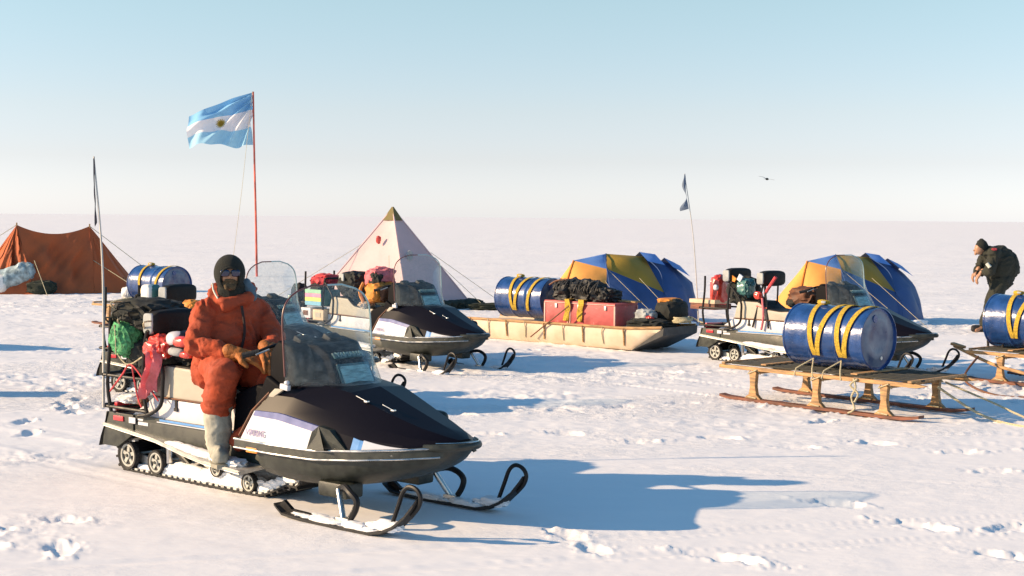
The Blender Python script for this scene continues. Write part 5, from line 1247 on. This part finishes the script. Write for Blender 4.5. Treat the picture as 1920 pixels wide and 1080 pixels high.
def stander():
    px, py = 7.62, 22.35; g = gz(px, py)
    root = thing('person', 'person in dark clothes bending forward beside the right-edge drum', 'person', (px, py, g))
    hip = Vector((.10,.05,.82)); ch = Vector((.03,-.0,1.17)); neck = Vector((-.17,-.02,1.28)); head = Vector((-.255,-.03,1.325))
    hR, hL = hip+Vector((-.02,-.10,0)), hip+Vector((.02,.10,0))
    kR, aR = Vector((-.08,-.12,.44)), Vector((-.19,-.12,.08)); kL, aL = Vector((-.02,.14,.43)), Vector((-.10,.16,.08))
    sR, sL = Vector((-.10,-.19,1.24)), Vector((-.08,.16,1.26)); eR, eL = Vector((-.17,-.24,.97)), Vector((-.20,.16,1.0)); wR, wL = Vector((-.27,-.14,.92)), Vector((-.28,.03,.95))
    body = capsule_body('body', [(hip,.12,ch,.12),(ch,.11,neck,.055),(neck,.052,head,.06),(ch,.09,sR,.06),(ch,.09,sL,.06),(sR,.055,eR,.042),(eR,.042,wR,.03),(sL,.055,eL,.042),(eL,.042,wL,.03),(hR,.09,kR,.06),(kR,.055,aR,.042),(hL,.09,kL,.06),(kL,.055,aL,.042),(aR,.04,aR+Vector((-.14,-.02,-.04)),.035),(aL,.04,aL+Vector((-.14,0,-.04)),.035)],
        'skin', .014, 2, root, ell=[(head+Vector((-.01,0,-.01)),(.085,.074,.098))])
    capsule_body('face', [(head+Vector((-.085,-.0,-.02)),.012,head+Vector((-.108,0,-.045)),.012),(head+Vector((-.07,0,-.075)),.03,head+Vector((-.075,0,-.095)),.022),(head+Vector((-.075,-.03,-.01)),.012,head+Vector((-.075,.03,-.01)),.012)], 'skin', .006, 2, body, ell=[(head+Vector((-.03,0,-.02)),(.066,.066,.088))])
    capsule_body('wool_cap', [(head+Vector((.015,0,.04)),.092,head+Vector((.03,0,.02)),.088),(head+Vector((.0,0,.09)),.06,head+Vector((.01,0,.11)),.04)], 'wool', .008, 3, root, fold=.004)
    capsule_body('jacket', [(hip+Vector((0,0,.0)),.205,ch+Vector((.04,0,-.04)),.235),(ch,.21,neck+Vector((.05,0,-.04)),.12),(neck+Vector((.04,0,-.02)),.10,neck+Vector((-.01,0,0)),.085),(ch,.13,sR,.10),(ch,.13,sL,.10),(sR,.095,eR,.08),(eR,.08,wR,.055),(sL,.095,eL,.08),(eL,.08,wL,.055),(hip+Vector((.07,0,.18)),.22,ch+Vector((.10,0,-.05)),.20)], 'olive_dark', .012, 5, root, fold=.016, ffreq=7, fseed=21)
    capsule_body('trousers', [(hR,.13,kR,.098),(kR,.098,aR+Vector((0,0,.05)),.08),(hL,.13,kL,.098),(kL,.098,aL+Vector((0,0,.05)),.08),(hR,.14,hL,.14)], 'olive_dark', .012, 4, root, fold=.012, ffreq=7, fseed=22)
    for a in (aR, aL):
        capsule_body('boot', [(a+Vector((0,0,.10)),.07,a,.062),(a+Vector((.02,0,-.025)),.052,a+Vector((-.17,0,-.03)),.046)], 'rubber', .009, 3, root, fold=.003)
    b = MB(); b.blob(sR+Vector((-.02,-.08,.07)),(.08,.03,.04),'red_cloth',seed=2,amp=.2); b.build('shoulder_highlight', root)  # red patch painted in for the orange highlights on the shoulder
    b = MB(); b.tube([eR+Vector((-.07,-.06,.12)),eR+Vector((-.03,-.09,.06))], .03, 'piping', 8); b.build('map_pouch', root)
    hand(wR+Vector((-.04,0,-.03)), (-.6,.1,-.8), (-.8,0,.6), 1, 'skin', root, 'hand', .6, 1.1)
    hand(wL+Vector((-.04,0,-.03)), (-.6,.1,-.8), (-.8,0,.6), -1, 'skin', root, 'hand', .6, 1.1)
stander()

# ================================================================ CAMERA, LIGHT
H = 1.75; Fpx = 2660.
cam = bpy.data.cameras.new('camera'); co_ = bpy.data.objects.new('camera', cam); COL.objects.link(co_); scene.camera = co_
cam.sensor_width = 36; cam.lens = 36*Fpx/1920; cam.clip_end = 20000; cam.clip_start = .1
pt = math.atan((540-408)/Fpx); ro = R(.48)
fw = Vector((0, math.cos(pt), -math.sin(pt))); r0 = Vector((1,0,0)); u0 = r0.cross(fw)
r_ = math.cos(ro)*r0+math.sin(ro)*u0; u_ = r_.cross(fw)
co_.matrix_world = Matrix(((r_.x,u_.x,-fw.x,0),(r_.y,u_.y,-fw.y,0),(r_.z,u_.z,-fw.z,H),(0,0,0,1)))
EL = R(21.5); sun_to = Vector((-math.cos(EL)*math.cos(R(3.5)), -math.cos(EL)*math.sin(R(3.5)), math.sin(EL)))
sd = bpy.data.lights.new('sun', 'SUN'); sd.energy = 5.0; sd.angle = R(.53); sd.color = (1.0,.72,.44)
so = bpy.data.objects.new('sun', sd); COL.objects.link(so); so.rotation_euler = (-sun_to).to_track_quat('-Z','Y').to_euler()
w = bpy.data.worlds.new('World'); scene.world = w; w.use_nodes = True; nt = w.node_tree; N = nt.nodes; L = nt.links
bg = N['Background']; sky = N.new('ShaderNodeTexSky'); sky.sky_type = 'NISHITA'; sky.sun_disc = False; sky.sun_elevation = EL
sky.sun_rotation = math.atan2(sun_to.x, sun_to.y); sky.altitude = 900; sky.dust_density = .4; sky.air_density = 1.0; sky.ozone_density = 2.0
geo = N.new('ShaderNodeNewGeometry'); sxyz = N.new('ShaderNodeSeparateXYZ'); neg = N.new('ShaderNodeMath'); neg.operation = 'MULTIPLY'; neg.inputs[1].default_value = -1
L.new(geo.outputs['Incoming'], sxyz.inputs[0]); L.new(sxyz.outputs['Z'], neg.inputs[0])
ramp = N.new('ShaderNodeValToRGB'); e = ramp.color_ramp.elements      # tints the air by height above the horizon
e[0].position = 0; e[0].color = (.415,.440,.635,1); e[1].position = .50; e[1].color = (.335,.505,.505,1)
k = e.new(.04); k.color = (.435,.385,.45,1); k = e.new(.073); k.color = (.49,.415,.415,1); k = e.new(.15); k.color = (.555,.505,.42,1); k = e.new(.3); k.color = (.40,.50,.485,1)
vm = N.new('ShaderNodeVectorMath'); vm.operation = 'MULTIPLY'; vs = N.new('ShaderNodeVectorMath'); vs.operation = 'SCALE'; vs.inputs['Scale'].default_value = 2
L.new(neg.outputs[0], ramp.inputs[0]); L.new(sky.outputs[0], vm.inputs[0]); L.new(ramp.outputs[0], vm.inputs[1]); L.new(vm.outputs[0], vs.inputs[0]); L.new(vs.outputs[0], bg.inputs[0])
bg.inputs[1].default_value = .12
scene.view_settings.view_transform = 'Standard'; scene.view_settings.look = 'None'; scene.view_settings.exposure = .68; scene.view_settings.gamma = 1
scene.render.engine = 'CYCLES'; scene.cycles.max_bounces = 8; scene.cycles.transparent_max_bounces = 12; scene.cycles.use_denoising = True
